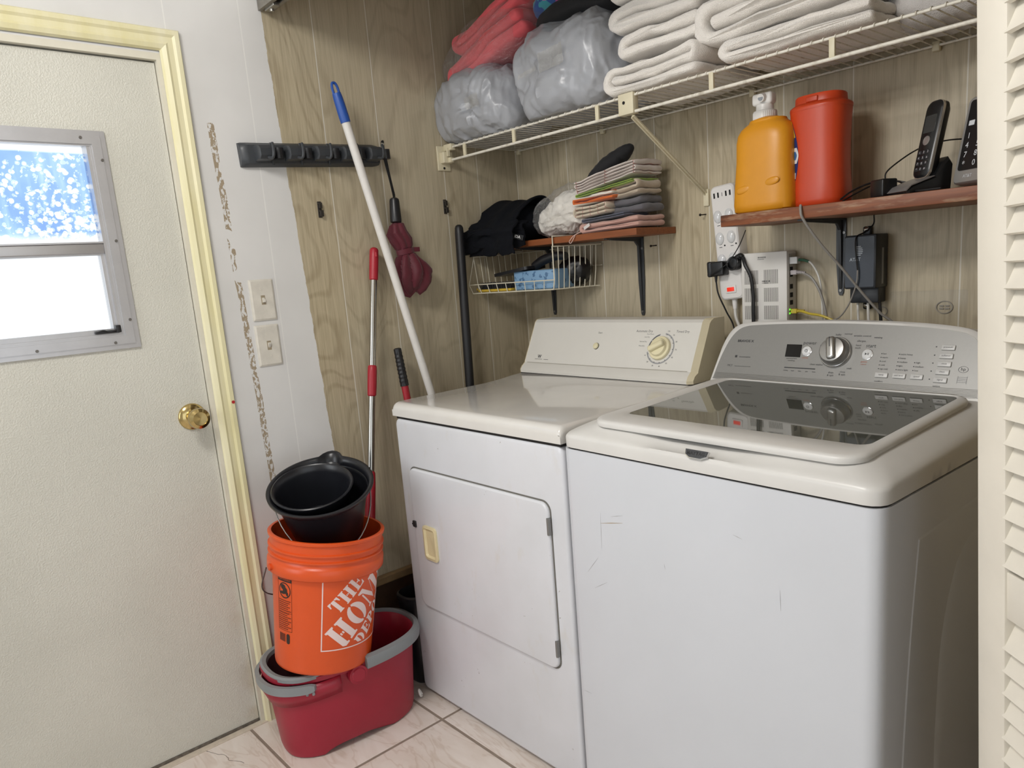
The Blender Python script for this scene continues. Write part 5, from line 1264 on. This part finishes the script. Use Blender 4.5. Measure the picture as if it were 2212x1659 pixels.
for k in range(5):
    y = .034+k*.0865
    bm = NB(); pr = [(.018, -.021), (.050, -.017), (.058, -.008), (.058, .010), (.050, .019), (.018, .022)]
    loft(bm, [[V((x*.9, y, z*.95)) for x, z in pr], [V((x, y+.004, z)) for x, z in pr], [V((x, y+.040, z)) for x, z in pr], [V((x*.85, y+.046, z*.9)) for x, z in pr]]); tri(bm); cl = part(rk, 'gripper', bm, M_rack)
    bm = NB(); tube(bm, spline([(.052, y+.026, -.012), (.066, y+.030, -.016), (.074, y+.032, -.008), (.073, y+.034, .012), (.068, y+.035, .022)], 5), .0042, 8); part(cl, 'hook', bm, M_rack) if False else part(rk, 'fold_out_hook', bm, M_rack)
    bm = NB(); cyl(bm, (.034, y+.066, -.014), (.034, y+.066, .014), .0135, 18); part(rk, 'roller', bm, M_bp)
    if k in (0, 1, 3):
        pass
for k in range(4):
    y = .084+k*.0865; bm = NB(); box(bm, .0235, .027, y-.003, y+.003, -.030, .030, .001); part(rk, 'divider', bm, M_rack)
# umbrella on the last hook
M_mar = mat('maroon_umbrella_cloth', '5d1626', .6, var=.1, nscale=30, sheen=.2)
um = thing('folding_umbrella', 'maroon folding umbrella hanging by its strap from the rack', 'umbrella', (.05, -.55, 1.21))
hx = V((.045, -.5625, 1.4475)); ht = V((.042, -.5585, 1.512))
bm = NB(); d = (ht-hx).normalized(); tube(bm, [hx-d*.012, hx-d*.008, hx+d*.0, hx+d*.055, hx+d*.062, hx+d*.066], .016, 20, rr=[.010, .0175, .018, .0155, .014, .008]); part(um, 'handle', bm, M_bp, world=True)
bm = NB(); pl_ = spline([(.041, -.5570, 1.515), (.040, -.565, 1.57), (.042, -.578, 1.63), (.050, -.587, 1.668), (.052, -.584, 1.676), (.045, -.580, 1.660), (.038, -.565, 1.58), (.038, -.555, 1.52)], 5)
ribbon(bm, pl_, (1, .15, 0), .0085, .0022); part(um, 'wrist_strap', bm, M_bp, world=True)
bm = NB(); ribbon(bm, [(.0535, -.5905, 1.657), (.0545, -.5875, 1.672)], (1, .15, 0), .009, .003); part(um, 'strap_tip', bm, M_chrome, world=True)
sec = [(.000, .012, 0), (.006, .024, 0), (.03, .034, -.006), (.055, .036, .002), (.075, .030, .006), (.085, .026, .006), (.097, .026, .006), (.107, .034, .004), (.135, .050, .004), (.165, .057, .012), (.195, .050, .012), (.215, .034, .006), (.224, .014, .0)]
topc = hx-d*.010; dn = (V((.052, -.525, 1.21))-topc).normalized(); lat = V((0, 1, 0)); lat = (lat-dn*lat.dot(dn)).normalized(); fr_ = lat.cross(dn)
if fr_.x < 0: fr_ = -fr_
rings = []; n = 64
for s, r, off in [(a0+(b0-a0)*k/4, ra+(rb-ra)*k/4, oa+(ob2-oa)*k/4) for (a0, ra, oa), (b0, rb, ob2) in zip(sec, sec[1:]) for k in range(4)]:
    ring = []
    for i in range(n):
        t = 2*pi*i/n; am = .42 if s > .1 else .28
        if .08 < s < .1: am = .06
        star = 1+am*abs(math.sin(3.5*t+1.3*math.sin(s*22)))-am*.5+.10*fn3((math.cos(t), math.sin(t), s*14), 1.6, 5)
        point = .45*max(0, 1-abs((t-.15+pi) % (2*pi)-pi)/.5)*max(0, 1-abs(s-.158)/.045)
        rr_ = r*(star+point)
        ring.append(topc+dn*(s+.012*math.sin(2*t+1)*(s > .1)*min(1, (s-.1)*10))+lat*(rr_*math.cos(t)+off)+fr_*(rr_*.62*math.sin(t)))
    rings.append(ring)
bm = NB(); loft(bm, rings); tri(bm)
for v in bm.verts: v.co.x = max(v.co.x, .004)
part(um, 'canopy', bm, M_mar, world=True, ang=30)
bm = NB(); ce = topc+dn*.091+lat*.006; rg = [[ce+dn*z+lat*(.031*math.cos(2*pi*i/32)*q)+fr_*(.021*math.sin(2*pi*i/32)*q) for i in range(32)] for z, q in ((-.008, .9), (-.008, 1.0), (.008, 1.0), (.008, .9))]
loft(bm, rg, cap0=False, cap1=False); box(bm, *(lambda p: (p.x-.004, p.x+.006, p.y, p.y+.022, p.z-.007, p.z+.007))(ce+lat*.028+fr_*.004)); part(um, 'closure_strap', bm, M_mar, world=True)
# two small wall hooks
for (y, z, lab) in ((-.7935, 1.4815, 'small dark hook on the wood wall below the rack'), (-.335, 1.490, 'small dark hook under the end of the wire shelf')):
    bm = NB(); box(bm, 0, .003, y-.006, y+.006, z-.022, z+.024, .001); box(bm, .002, .014, y-.0055, y+.0055, z-.006, z-.002); box(bm, .011, .0145, y-.0055, y+.0055, z-.020, z-.002, .001); box(bm, .002, .010, y-.0055, y+.0055, z+.016, z+.020); box(bm, .008, .011, y-.005, y+.005, z+.004, z+.020, .001)
    solo('wall_hook', lab, 'hook', bm, mat('dark_hook', '3b3733', .4, .4), group='small dark wall hooks')
# ------------------------------------------------------------------ detergent on the right shelf board
SZ = 1.3600
M_yel = mat('amber_bottle_plastic', 'd9931d', .38, var=.05, nscale=18, bump=.06, bscale=120)
yb = thing('detergent_bottle', 'amber yellow detergent bottle with white pump cap', 'bottle', (1.093, -.172, SZ))
prof = [(0, .072, .046, 3.2), (.004, .0775, .051, 3.4), (.02, .0795, .053, 3.4), (.07, .0765, .052, 3.4), (.12, .0725, .050, 3.4), (.165, .0725, .049, 3.3), (.182, .070, .047, 3.1), (.195, .063, .043, 2.8), (.203, .052, .038, 2.5), (.207, .046, .035, 2.3), (.209, .0455, .035, 2.2), (.213, .044, .034, 2.1), (.215, .032, .030, 2), (.218, .024, .024, 2)]
bm = NB(); loft(bm, [sring(.002*(z/.2), 0, rx, ry, z, p, 56) for z, rx, ry, p in prof]); tri(bm)
for (x, z) in ((-.038, .055), (.038, .066)):
    b = blob((0, 0, 0), (.019, .0035, .009), 2.2, 24, 14, 0); b.transform(Matrix.Translation((x, -.0500, z)) @ Matrix.Rotation(math.radians(-10), 4, 'Y')); add(bm, b)
part(yb, 'body', bm, M_yel, ang=50)
M_wp = mat('white_plastic', 'e0deda', .35)
bm = NB(); lathe(bm, [(.0275, .214), (.0275, .232), (.0265, .2335), (.021, .235), (.020, .247), (.018, .249)], 36, c=(-.006, 0, 0))
for k in range(36): a = 2*pi*k/36; box(bm, -.006+.0272*math.cos(a)-.0007, -.006+.0272*math.cos(a)+.0007, .0272*math.sin(a)-.0007, .0272*math.sin(a)+.0007, .216, .230)
part(yb, 'collar', bm, M_wp)
bm = NB(); box(bm, -.034, .018, -.014, .014, .247, .2745, .007, 4); sp_ = part(yb, 'pump_cap', bm, M_wp)
bm = NB(); cyl(bm, (-.004, -.0135, .263), (-.004, -.024, .261), .0105, 20, .009); part(yb, 'spout', bm, M_wp)
bm = NB(); cyl(bm, (-.004, -.0239, .261), (-.004, -.0243, .261), .0065, 18); part(yb, 'spout_mouth', bm, mat('spout_grey', '8b9096', .3))
M_tub = mat('orange_red_tub', 'c6421c', .36, var=.05, nscale=16, bump=.05, bscale=150)
tb_ = thing('detergent_tub', 'orange red detergent tub beside the amber bottle', 'tub', (1.2105, -.140, SZ))
def trx(z): return .0665-.0045*math.sin(pi*max(0, min(1, (z-.02)/.20)))
prof = [(0, .058), (.004, .063), (.015, .0655)]+[(.015+.20*k/10, trx(.015+.20*k/10)) for k in range(1, 11)]+[(.2165, .0672), (.2180, .0676), (.222, .0668), (.226, .0615), (.229, .0560), (.243, .0550), (.246, .0525)]
bm = NB(); loft(bm, [sring(0, 0, r, r*.80, z, 2.7, 56) for z, r in prof[:13]]); tri(bm); part(tb_, 'body', bm, M_tub, ang=50)
bm = NB(); loft(bm, [sring(0, 0, r, r*.80, z, 2.6, 56) for z, r in [(.2135, .067)]+prof[13:]]); tri(bm); box(bm, -.014, .014, -.0475, -.040, .229, .2405, .002); part(tb_, 'lid', bm, M_tub, ang=50)
def lab(bm, a0, a1, z0, z1, off=.0006, edge=None):
    def f(u, v):
        z = z0+(z1-z0)*v; aa1 = a1
        if edge: aa1 = a1+edge(v)
        t = a0+(aa1-a0)*u; r = trx(z)+off; p = 2.7; c, s = math.cos(t), math.sin(t)
        return V((r*math.copysign(abs(c)**(2/p), c), r*.8*math.copysign(abs(s)**(2/p), s), z))
    return grid(bm, f, 20, 24)
edge = lambda v: .42*math.sin(pi*v)**.7-.1
part(tb_, 'label', lab(NB(), 2.6, 3.98, .03, .195, edge=edge), mat('label_blue', '25356f', .35))
part(tb_, 'label_flash', lab(NB(), 2.6, 3.98, .158, .196, .0010, edge=lambda v: .36*math.sin(pi*(.77+.23*v))**.7-.1), mat('label_yellow', 'd8b533', .35))
part(tb_, 'label_ring', lab(NB(), 3.78, 4.22, .100, .135, .0011, edge=lambda v: .10*math.sin(pi*v)), mat('label_white', 'd9dade', .35))
part(tb_, 'label_ring_core', lab(NB(), 3.86, 4.15, .108, .127, .0014, edge=lambda v: .08*math.sin(pi*v)), mat('label_mid', '3c6aa0', .35))
for k in range(3): part(tb_, 'label_dot', lab(NB(), 3.76+k*.16, 3.86+k*.16, .066, .079, .0011), mat('label_white', 'd9dade', .35))

# ------------------------------------------------------------------ phones, charger and cords on the board
M_hs = mat('handset_black', '17181a', .28); M_slv = mat('phone_silver', 'a8a6a4', .3, .6); M_base = mat('cradle_graphite', '8d8988', .32, .3)
M_key = mat('key_grey', '8d9197', .4); M_kw = mat('key_print', 'd5d8dc', .5)
pm = Matrix.Translation((1.440, -.160, SZ)) @ Matrix.Rotation(math.radians(-30), 4, 'Z')
ph = thing('phone_cradle', 'graphite charging cradle at the right of the board', 'cradle', mw=pm)
bm = NB(); pr = [(-.060, .0), (.040, .0), (.044, .060), (.036, .070), (.022, .058), (.006, .032), (-.050, .014), (-.062, .006)]
loft(bm, [[V((x, a*.96+.002, b*.9)) for a, b in pr] for x in (-.034,)]+[[V((x, a, b)) for a, b in pr] for x in (-.030, .030)]+[[V((x, a*.96+.002, b*.9)) for a, b in pr] for x in (.034,)]); tri(bm); part(ph, 'cradle_body', bm, M_hs, ang=30)
bm = NB(); pr2 = [(-.0635, .005), (-.051, .0155), (.003, .0315), (.003, .0335), (-.052, .0175), (-.0655, .006)]
prism(bm, pr2, lambda a, b, c: V((c, a, b)), -.033, .033); tri(bm); part(ph, 'cradle_face', bm, M_base, ang=30)
hm = pm @ Matrix.Translation((0, .004, .030)) @ Matrix.Rotation(math.radians(-13), 4, 'X')
hs = thing('cordless_handset', 'black cordless handset leaning in the graphite cradle', 'phone', mw=hm)
bm = NB(); loft(bm, [[V((a, y, b)) for a, b in rrect(-.0235+i, .0235-i, 0+i, .158-i, .016, 5)] for y, i in ((-.012, .004), (-.009, .0005), (.006, .0), (.013, .005))]); tri(bm); part(hs, 'body', bm, M_hs)
bm = NB(); o = rrect(-.0242, .0242, -.0005, .1585, .0165, 5); i_ = rrect(-.0228, .0228, .001, .157, .0155, 5)
loft(bm, [[V((a, -.0085, b)) for a, b in i_], [V((a, -.0085, b)) for a, b in o], [V((a, -.0035, b)) for a, b in o], [V((a, -.0035, b)) for a, b in i_]], cap0=False, cap1=False); part(hs, 'silver_band', bm, mat('band_silver', 'c9c1b4', .25, .7))
bm = NB(); box(bm, -.016, .016, -.0128, -.0118, .092, .128, .0004, 1); part(hs, 'screen', bm, mat('lcd_grey', '3c4140', .2))
bm = NB()
for r in range(4):
    for c in range(3):
        box(bm, -.016+c*.0115, -.016+c*.0115+.009, -.0132, -.0118, .014+r*.0115, .014+r*.0115+.008, .0006, 1)
part(hs, 'keypad', bm, mat('key_dark', '2b2d31', .35))
bm = NB(); rows_ = ('*0#', '789', '456', '123')
for r in range(4):
    for c in range(3): add(bm, text_bm(rows_[r][c], .0065), frame((-.0115+c*.0115, -.0134, .018+r*.0115), (1, 0, 0), (0, 0, 1)))
part(hs, 'key_lettering', bm, M_kw, smooth=False)
bm = NB(); lathe(bm, [(.0095, 0), (.0095, .0015), (.0075, .0018), (.0070, .0010), (.004, .0010)], 28); bm.transform(frame((0, -.0120, .076), (1, 0, 0), (0, 0, 1))); part(hs, 'navigation_ring', bm, M_slv)
pm2 = Matrix.Translation((1.5450, -.175, SZ)) @ Matrix.Rotation(math.radians(-30), 4, 'Z') @ Matrix.Rotation(math.radians(-12), 4, 'X')
p2_ = thing('answering_phone', 'silver phone base with black keypad cut off by the door', 'phone', mw=pm2)
bm = NB(); loft(bm, [[V((a, y, b)) for a, b in rrect(-.050+i, .050-i, .008+i, .18-i, .010, 4)] for y, i in ((-.012, .003), (-.008, 0), (.02, 0), (.03, .01))]); tri(bm); part(p2_, 'body', bm, mat('base_silver', 'a9a7a4', .35, .5))
bm = NB(); loft(bm, [[V((a, y, b)) for a, b in rrect(-.040, .040, .034, .172, .006, 4)] for y in (-.0122, -.0135)]); tri(bm); part(p2_, 'key_panel', bm, M_hs)
bm = NB()
for r in range(4):
    for c in range(3): add(bm, text_bm(('*0#', '789', '456', '123')[r][c], .016), frame((-.027+c*.026, -.0142, .046+r*.0185), (1, 0, 0), (0, 0, 1)))
add(bm, text_bm('AT&T', .009), frame((-.012, -.0125, .022), (1, 0, 0), (0, 0, 1)))
part(p2_, 'key_lettering', bm, M_kw, smooth=False)
bm = NB(); box(bm, -.034, -.020, -.0145, -.0128, .122, .132, .001); part(p2_, 'talk_key', bm, M_kw)
def cord(name, label, pts, r, m, k=8, cat='cable', group=None, world=True):
    bm = NB(); tube(bm, spline(pts, k), r, 8); return solo(name, label, cat, bm, m, group=group)
def cord_of(par, pts, r, m):
    bm = NB(); tube(bm, spline(pts, 8), r, 8); return part(par, 'cord', bm, m, world=True)
M_bc = mat('black_cord', '17171a', .45); M_wc = mat('white_cord', 'd9d7d2', .45); M_gc = mat('grey_cord', '8f8b86', .45); M_yc = mat('yellow_cord', 'c9b23c', .4)
ad = thing('power_adapter', 'black plug adapter lying on the board with two prongs', 'adapter', mw=Matrix.Translation((1.372, -.190, SZ)) @ Matrix.Rotation(math.radians(-28), 4, 'Z'))
bm = NB(); box(bm, -.020, .020, -.016, .022, .0, .038, .004, 3); part(ad, 'body', bm, M_hs)
bm = NB(); box(bm, -.0205, .0205, -.0005, .0005, .003, .035); part(ad, 'case_seam', bm, M_bp)
for z in (.012, .027):
    bm = NB(); box(bm, -.034, -.019, -.003, .003, z-.0008, z+.0008); part(ad, 'prong', bm, M_chrome, smooth=False)
cord_of(ad, [(1.376, -.187, SZ+.036), (1.377, -.186, SZ+.05), (1.382, -.16, SZ+.066), (1.400, -.11, SZ+.092), (1.42, -.07, SZ+.107), (1.46, -.05, SZ+.112), (1.52, -.045, SZ+.103), (1.545, -.07, SZ+.09)], .0016, M_bc)
cord('loose_cord', 'black cord looping along the board from the red tub', [(1.285, -.20, SZ+.006), (1.295, -.17, SZ+.022), (1.318, -.14, SZ+.036), (1.35, -.12, SZ+.040), (1.385, -.13, SZ+.032), (1.415, -.17, SZ+.012), (1.45, -.215, SZ+.004), (1.50, -.225, SZ+.003)], .0021, M_bc)
cord('loose_cord', 'second black cord doubled beside the red tub', [(1.283, -.185, SZ+.003), (1.300, -.155, SZ+.018), (1.325, -.125, SZ+.033), (1.36, -.10, SZ+.038), (1.40, -.10, SZ+.026), (1.43, -.13, SZ+.010), (1.452, -.20, SZ+.003)], .0018, M_bc)

# ------------------------------------------------------------------ power strip
ps_m = Matrix.Translation((.890, 0, 1.297)) @ Matrix.Rotation(math.radians(-5), 4, 'Y')
ps = thing('power_strip', 'white six-outlet power strip hung on the wood wall', 'power strip', mw=ps_m)
M_ps = mat('power_strip_white', 'e2dfdc', .35)
bm = NB(); loft(bm, [[V((a, y, b)) for a, b in rrect(-.0385+i, .0385-i, -.158+i, .158-i, .014, 5)] for y, i in ((0, 0), (-.032, 0), (-.037, .0015), (-.040, .005))]); tri(bm); part(ps, 'housing', bm, M_ps, ang=30)
for k in range(5):
    h = .007 if k != 2 else .005; bm = B(-.025+k*.0125-.0018*(k != 2)-.0006, -.025+k*.0125+.0018*(k != 2)+.0006, -.0405, -.039, .132-h, .132+h); part(ps, 'usb_port', bm, M_dark, smooth=False)
M_cap = mat('pale_socket_cover', 'd9dadb', .10, coat=.5)
for r in range(3):
    for c in (-1, 1):
        x, z = c*.018, .080-r*.060
        bm = NB(); lathe(bm, [(.0135, 0), (.0135, .002), (.011, .0045), (.005, .0065), (0, .007)], 28, cap1=False); bm.transform(frame((x-.002, -.0400, z-.006), (1, 0, 0), (0, 0, 1)) @ Matrix.Diagonal((.95, 1.25, 1, 1))); part(ps, 'socket_cover', bm, M_cap)
        bm = NB(); box(bm, x-.006, x+.003, -.0403, -.039, z-.031, z-.0295); box(bm, x-.005, x+.002, -.0403, -.039, z-.023, z-.0215); cyl(bm, (x+.0115, -.0403, z-.0265), (x+.0115, -.039, z-.0265), .0025, 10); part(ps, 'socket', bm, M_dark, smooth=False)
bm = NB(); box(bm, -.017, .017, -.0425, -.039, -.140, -.118, .003); sw = part(ps, 'switch_bezel', bm, M_ps)
bm = NB(); box(bm, -.011, .011, -.0445, -.041, -.1345, -.1235, .001); part(ps, 'rocker_switch', bm, mat('lit_red_switch', '8a1410', .25, emit=('ff3512', .6)))
bm = NB(); cyl(bm, (-.004, -.02, -.157), (-.004, -.022, -.185), .008, 14, .006); part(ps, 'cord_boot', bm, M_ps)
a = ps_m @ V((-.004, -.022, -.18))
cord_of(ps, [a, a+V((.004, -.002, -.03)), a+V((.022, -.006, -.07)), a+V((.05, -.02, -.14)), a+V((.06, -.02, -.25))], .0045, M_wc)
# plugs in the strip
wp = thing('wall_wart', 'black rectangular plug adapter low on the power strip', 'adapter', mw=ps_m @ Matrix.Translation((-.020, -.0405, -.068)) @ Matrix.Rotation(math.radians(3), 4, 'Y'))
bm = NB(); box(bm, -.032, .020, -.030, 0, -.020, .020, .004, 3); part(wp, 'body', bm, M_hs)
bm = NB(); box(bm, -.0325, -.0165, -.0315, -.002, -.0215, .0215, .005, 3); part(wp, 'end_cap', bm, mat('cap_black', '202226', .25))
rp = thing('round_plug', 'round black plug with finger ring in the power strip', 'plug', mw=ps_m @ Matrix.Translation((.026, -.0405, -.060)))
bm = NB(); lathe(bm, [(.019, 0), (.019, .012), (.016, .018), (.006, .019)], 28); bm.transform(frame((0, 0, 0), (1, 0, 0), (0, 0, 1))); part(rp, 'body', bm, M_hs)
bm = NB(); R_ = [V((.0165*math.cos(2*pi*k/28), -.021+.004*math.sin(2*pi*k/28), .0165*math.sin(2*pi*k/28))) for k in range(28)]; tube(bm, R_, .003, 8, closed=True); part(rp, 'finger_ring', bm, M_hs)
bm = NB(); tube(bm, spline([(.008, -.010, .012), (.020, -.012, .018), (.030, -.014, .013)], 5), .007, 10, rr=[.009, .009, .0085, .008, .0075, .0072, .007, .0068, .0065, .006, .006]); part(rp, 'cord_boot', bm, M_hs)
w0 = ps_m @ V((.055, -.054, -.048))
cord_of(rp, [w0, (.962, -.064, 1.232), (.978, -.064, 1.20), (.984, -.064, 1.15), (.985, -.066, 1.10), (.985, -.06, 1.0)], .0052, M_bc)
w1 = ps_m @ V((-.034, -.056, -.088))
bm = NB(); tube(bm, [w1+V((0, 0, .004)), w1-V((0, 0, .016))], .005, 10, rr=[.005, .0028]); part(wp, 'strain_relief', bm, M_bp, world=True)
cord_of(wp, [w1-V((0, 0, .014)), w1+V((.004, .004, -.05)), w1+V((.018, .02, -.10)), w1+V((.036, .03, -.15)), w1+V((.04, .03, -.25))], .0023, M_bc)
cord('thin_lead', 'thin black wire looping left of the power strip', [(.851, -.004, 1.262), (.838, -.006, 1.245), (.836, -.02, 1.224), (.845, -.05, 1.212), (.858, -.072, 1.211), (.885, -.08, 1.222), (.915, -.07, 1.245), (.935, -.05, 1.285), (.944, -.03, 1.326)], .0014, M_bc)

# ------------------------------------------------------------------ router and its cables
rt_ = thing('router', 'white router with slotted vents mounted on the wood wall', 'router', (1.012, 0, 1.03))
M_rt = mat('router_white', 'dedbd6', .4)
bm = NB(); box(bm, -.0705, .0640, -.052, -.002, 0, .2335, .004, 2); part(rt_, 'case', bm, M_rt)
bm = NB(); box(bm, .0642, .0648, -.044, -.006, .005, .225); part(rt_, 'port_strip', bm, mat('port_grey', 'bdb9b2', .5), smooth=False)
M_slot = mat('vent_slot', '6f6c68', .7)
for r in range(4):
    for c in range(2):
        bm = NB(); x0 = -.062+c*.058; z0 = .150-r*.0475
        for k in range(15): box(bm, x0+.002+k*.0028, x0+.002+k*.0028+.0011, -.0524, -.0515, z0, z0+.037)
        part(rt_, 'vent_grille', bm, M_slot, smooth=False)
for (x, z) in ((-.020, .218), (-.008, .155)):
    bm = NB()
    for k in range(10): w_ = (.0009, .0016, .0007, .0012)[k % 4]; box(bm, x+k*.0024, x+k*.0024+w_, -.0524, -.0515, z, z+.004)
    for k in range(6): box(bm, x+k*.0032, x+k*.0032+.0022, -.0524, -.0515, z-.0035, z-.0022)
    part(rt_, 'barcode', bm, mat('barcode_ink', '4a4a4a', .7), smooth=False)
for z in (.205, .185, .171, .140, .118, .098, .075, .045, .015):
    bm = B(.0647, .0658, -.038, -.024, z-.006, z+.006); part(rt_, 'port', bm, M_dark, smooth=False)
for z in (.080, .070):
    bm = B(.0647, .0664, -.042, -.039, z-.002, z+.002); part(rt_, 'status_light', bm, mat('green_led', '57c832', .3, emit=('6dff3a', 1.2)), smooth=False)
def rj(name, lab, z, m, pts, r, mboot=None, big=False):
    t_ = thing(name, lab, 'cable', (1.078, -.031, 1.03+z))
    bm = NB(); s = .009 if big else .006; box(bm, -.002, .020 if big else .016, -s, s, -s, s, .001, 1); part(t_, 'plug', bm, mboot or m)
    P = [(1.092, -.031, 1.03+z)]+pts
    bm = NB(); tube(bm, spline(P, 8), r, 8); part(t_, 'cord', bm, m, world=True); return t_
c1_ = rj('network_cable', 'white cable with a green sleeve in the top router port', .207, M_wc, [(1.112, -.032, 1.236), (1.133, -.032, 1.226), (1.152, -.03, 1.19), (1.157, -.025, 1.14), (1.157, -.02, 1.08), (1.157, -.02, .99)], .0026, mat('plug_pale', 'd3d4d4', .35), True)
bm = NB(); tube(bm, spline([(1.094, -.031, 1.2372), (1.110, -.032, 1.2365), (1.126, -.032, 1.2315)], 5), .0036, 8); part(c1_, 'green_sleeve', bm, mat('green_sleeve', '2f5a44', .5), world=True)
c2_ = rj('network_cable', 'grey cable with a ribbed boot in the second router port', .176, M_gc, [(1.110, -.033, 1.203), (1.135, -.036, 1.190), (1.158, -.038, 1.155), (1.172, -.038, 1.11), (1.178, -.036, 1.06), (1.178, -.03, .99)], .0034, mat('plug_grey', 'b5aeb0', .4))
bm = NB()
for k in range(6): cyl(bm, (1.094+k*.004, -.031-.0003*k, 1.206-.0004*k), (1.0965+k*.004, -.031-.0003*k, 1.206-.0004*k), .0048-.0002*k, 10)
part(c2_, 'ribbed_boot', bm, mat('plug_grey', 'b5aeb0', .4), world=True)
c3_ = rj('network_cable', 'yellow cable plugged low into the router side', .075, M_yc, [(1.108, -.033, 1.104), (1.135, -.04, 1.098), (1.165, -.045, 1.094), (1.200, -.045, 1.079), (1.225, -.04, 1.05), (1.23, -.04, .99)], .0032)
bm = NB()
for k in range(6): cyl(bm, (1.094+k*.0035, -.031-.0003*k, 1.1052), (1.0962+k*.0035, -.031-.0003*k, 1.1052), .0046-.0002*k, 10)
part(c3_, 'ribbed_boot', bm, M_yc, world=True)

# ------------------------------------------------------------------ black network box on the wall
nb = thing('network_box', 'black wall box with a pale globe emblem', 'box', (1.272, 0, 1.124))
M_nb = mat('network_box_black', '22262c', .42, var=.05, nscale=40)
bm = NB(); box(bm, -.036, .040, -.072, -.002, .036, .163, .004, 2); part(nb, 'case', bm, M_nb)
bm = NB(); loft(bm, [[V((a, y, b)) for a, b in rrect(-.034+i, .036-i, .040+i, .159-i, .003, 3)] for y, i in ((-.0715, 0), (-.0728, .0005))]); tri(bm); part(nb, 'front_cover', bm, mat('network_cover', '2c3440', .4))
bm = NB(); box(bm, -.034, .036, -.045, -.002, 0, .040, .004, 2); part(nb, 'cable_chamber', bm, M_nb)
bm = B(.0400, .0406, -.040, -.030, .045, .130); part(nb, 'side_strip', bm, mat('side_strip_grey', '8d8f92', .5), smooth=False)
for (x, z0, z1, zs) in ((-.0085, .160, .183, .176), (-.006, -.018, .003, -.008)):
    bm = NB(); box(bm, x-.010, x+.010, -.012, 0, z0, z1, .004); tb2 = part(nb, 'mounting_tab', bm, M_nb)
    bm = NB(); lathe(bm, [(.0065, 0), (.006, .003), (.003, .0045), (0, .005)], 20, cap1=False); bm.transform(frame((x, -.012, zs), (1, 0, 0), (0, 0, 1))); part(nb, 'screw', bm, M_chrome)
bm = NB()
em = frame((-.003, -.0729, .126), (1, 0, 0), (0, 0, 1))
for k in range(6):
    y = -.010+k*.004; hw = math.sqrt(max(0, .0125**2-y*y)); xs = .004*(1-(y/.012)**2)
    b = NB(); box(b, -hw*.6+xs, hw, y-.0011, y+.0011, 0, .0003); add(bm, b, em)
part(nb, 'globe_emblem', bm, mat('emblem_grey', 'a9b0b8', .4), smooth=False)
bm = text_bm('AT&T', .0105, bold=.0002); bm.transform(frame((-.009, -.0731, .106), (1, 0, 0), (0, 0, 1))); part(nb, 'box_lettering', bm, mat('emblem_grey', 'a9b0b8', .4), smooth=False)
cord('grey_cable', 'grey cable slanting from the board across the black wall box', [(1.215, -.246, SZ+.002), (1.217, -.250, SZ-.010), (1.222, -.248, 1.33), (1.245, -.215, 1.275), (1.275, -.17, 1.215), (1.305, -.13, 1.155), (1.335, -.10, 1.105), (1.365, -.08, 1.07), (1.38, -.07, 1.0)], .0030, M_gc)
cord('thin_black_wire', 'thin dark wire running from the board down to the box', [(1.288, -.03, 1.333), (1.287, -.03, 1.310), (1.276, -.05, 1.293), (1.266, -.076, 1.280), (1.268, -.078, 1.235), (1.272, -.079, 1.205)], .0018, M_bc)
cord('thin_grey_wire', 'thin grey wire curving down to the left of the wall box', [(1.272, -.079, 1.205), (1.271, -.080, 1.180), (1.262, -.078, 1.150), (1.243, -.07, 1.115), (1.215, -.06, 1.088), (1.175, -.05, 1.078), (1.13, -.05, 1.075)], .0018, M_gc)
for x, z, r_, m_, l_ in ((1.252, 1.124, .0030, M_wc, 'white cable leaving the bottom of the wall box at left'), (1.277, 1.124, .0034, M_wc, 'white cable leaving the bottom of the wall box at right'), (1.304, 1.150, .0042, M_bc, 'black cable hanging from the right of the wall box')):
    cord('box_cable', l_, [(x, -.03, z), (x+.002, -.032, z-.03), (x+.005, -.03, z-.08), (x+.008, -.03, z-.16)], r_, m_)
# clear plastic plates on the wall
M_clr = clear_mat('clear_plate', (.96, .96, .96, 1), .0, .2, .18)
cp = thing('clear_plate', 'clear plastic plate with an oval emblem stuck low on the wall', 'plate', (1.404, 0, 1.062))
bm = NB(); loft(bm, [[V((a, y, b)) for a, b in rrect(-.086, .084, .0, .085, .004, 3)] for y in (-.0003, -.0022)]); part(cp, 'sheet', bm, M_clr)
bm = NB(); arc_band(bm, .0155, .0175, 0, 360, frame((.036, -.0024, .046), (1, 0, 0), (0, 0, 1)) @ Matrix.Diagonal((1.05, .85, 1, 1)), 40); 
for y in (-.004, .004):
    for x in (-.006, .006): add(bm, B(-.0045, .0045, -.0015, .0015, 0, .0003), frame((.036+x, -.0024, .046+y*.8), (1, 0, 0), (0, 0, 1)))
part(cp, 'oval_emblem', bm, mat('emblem_dull', '8a857c', .5), smooth=False)
bm = NB(); arc_band(bm, .011, .0130, 0, 360, frame((1.300, -.0005, 1.100), (1, 0, 0), (0, 0, 1)) @ Matrix.Diagonal((1.0, .85, 1, 1)), 36); solo('faded_emblem', 'faded oval mark on the wall below the black box', 'sticker', bm, mat('emblem_dull', '8a857c', .5))
# nails
for p, lab in (((.7985, 0, 1.3826), 'dark nail left of the power strip'), ((.617, 0, 1.3085), 'dark nail right of the dish towel bracket')):
    bm = NB(); q = V(p); cyl(bm, q+V((0, .001, 0)), q+V((-.004, -.022, -.001)), .0017, 8); cyl(bm, q+V((-.004, -.022, -.001)), q+V((-.0043, -.024, -.001)), .0038, 10); solo('nail', lab, 'nail', bm, mat('dark_nail', '2c2724', .4, .6), group='nails in the back wall')
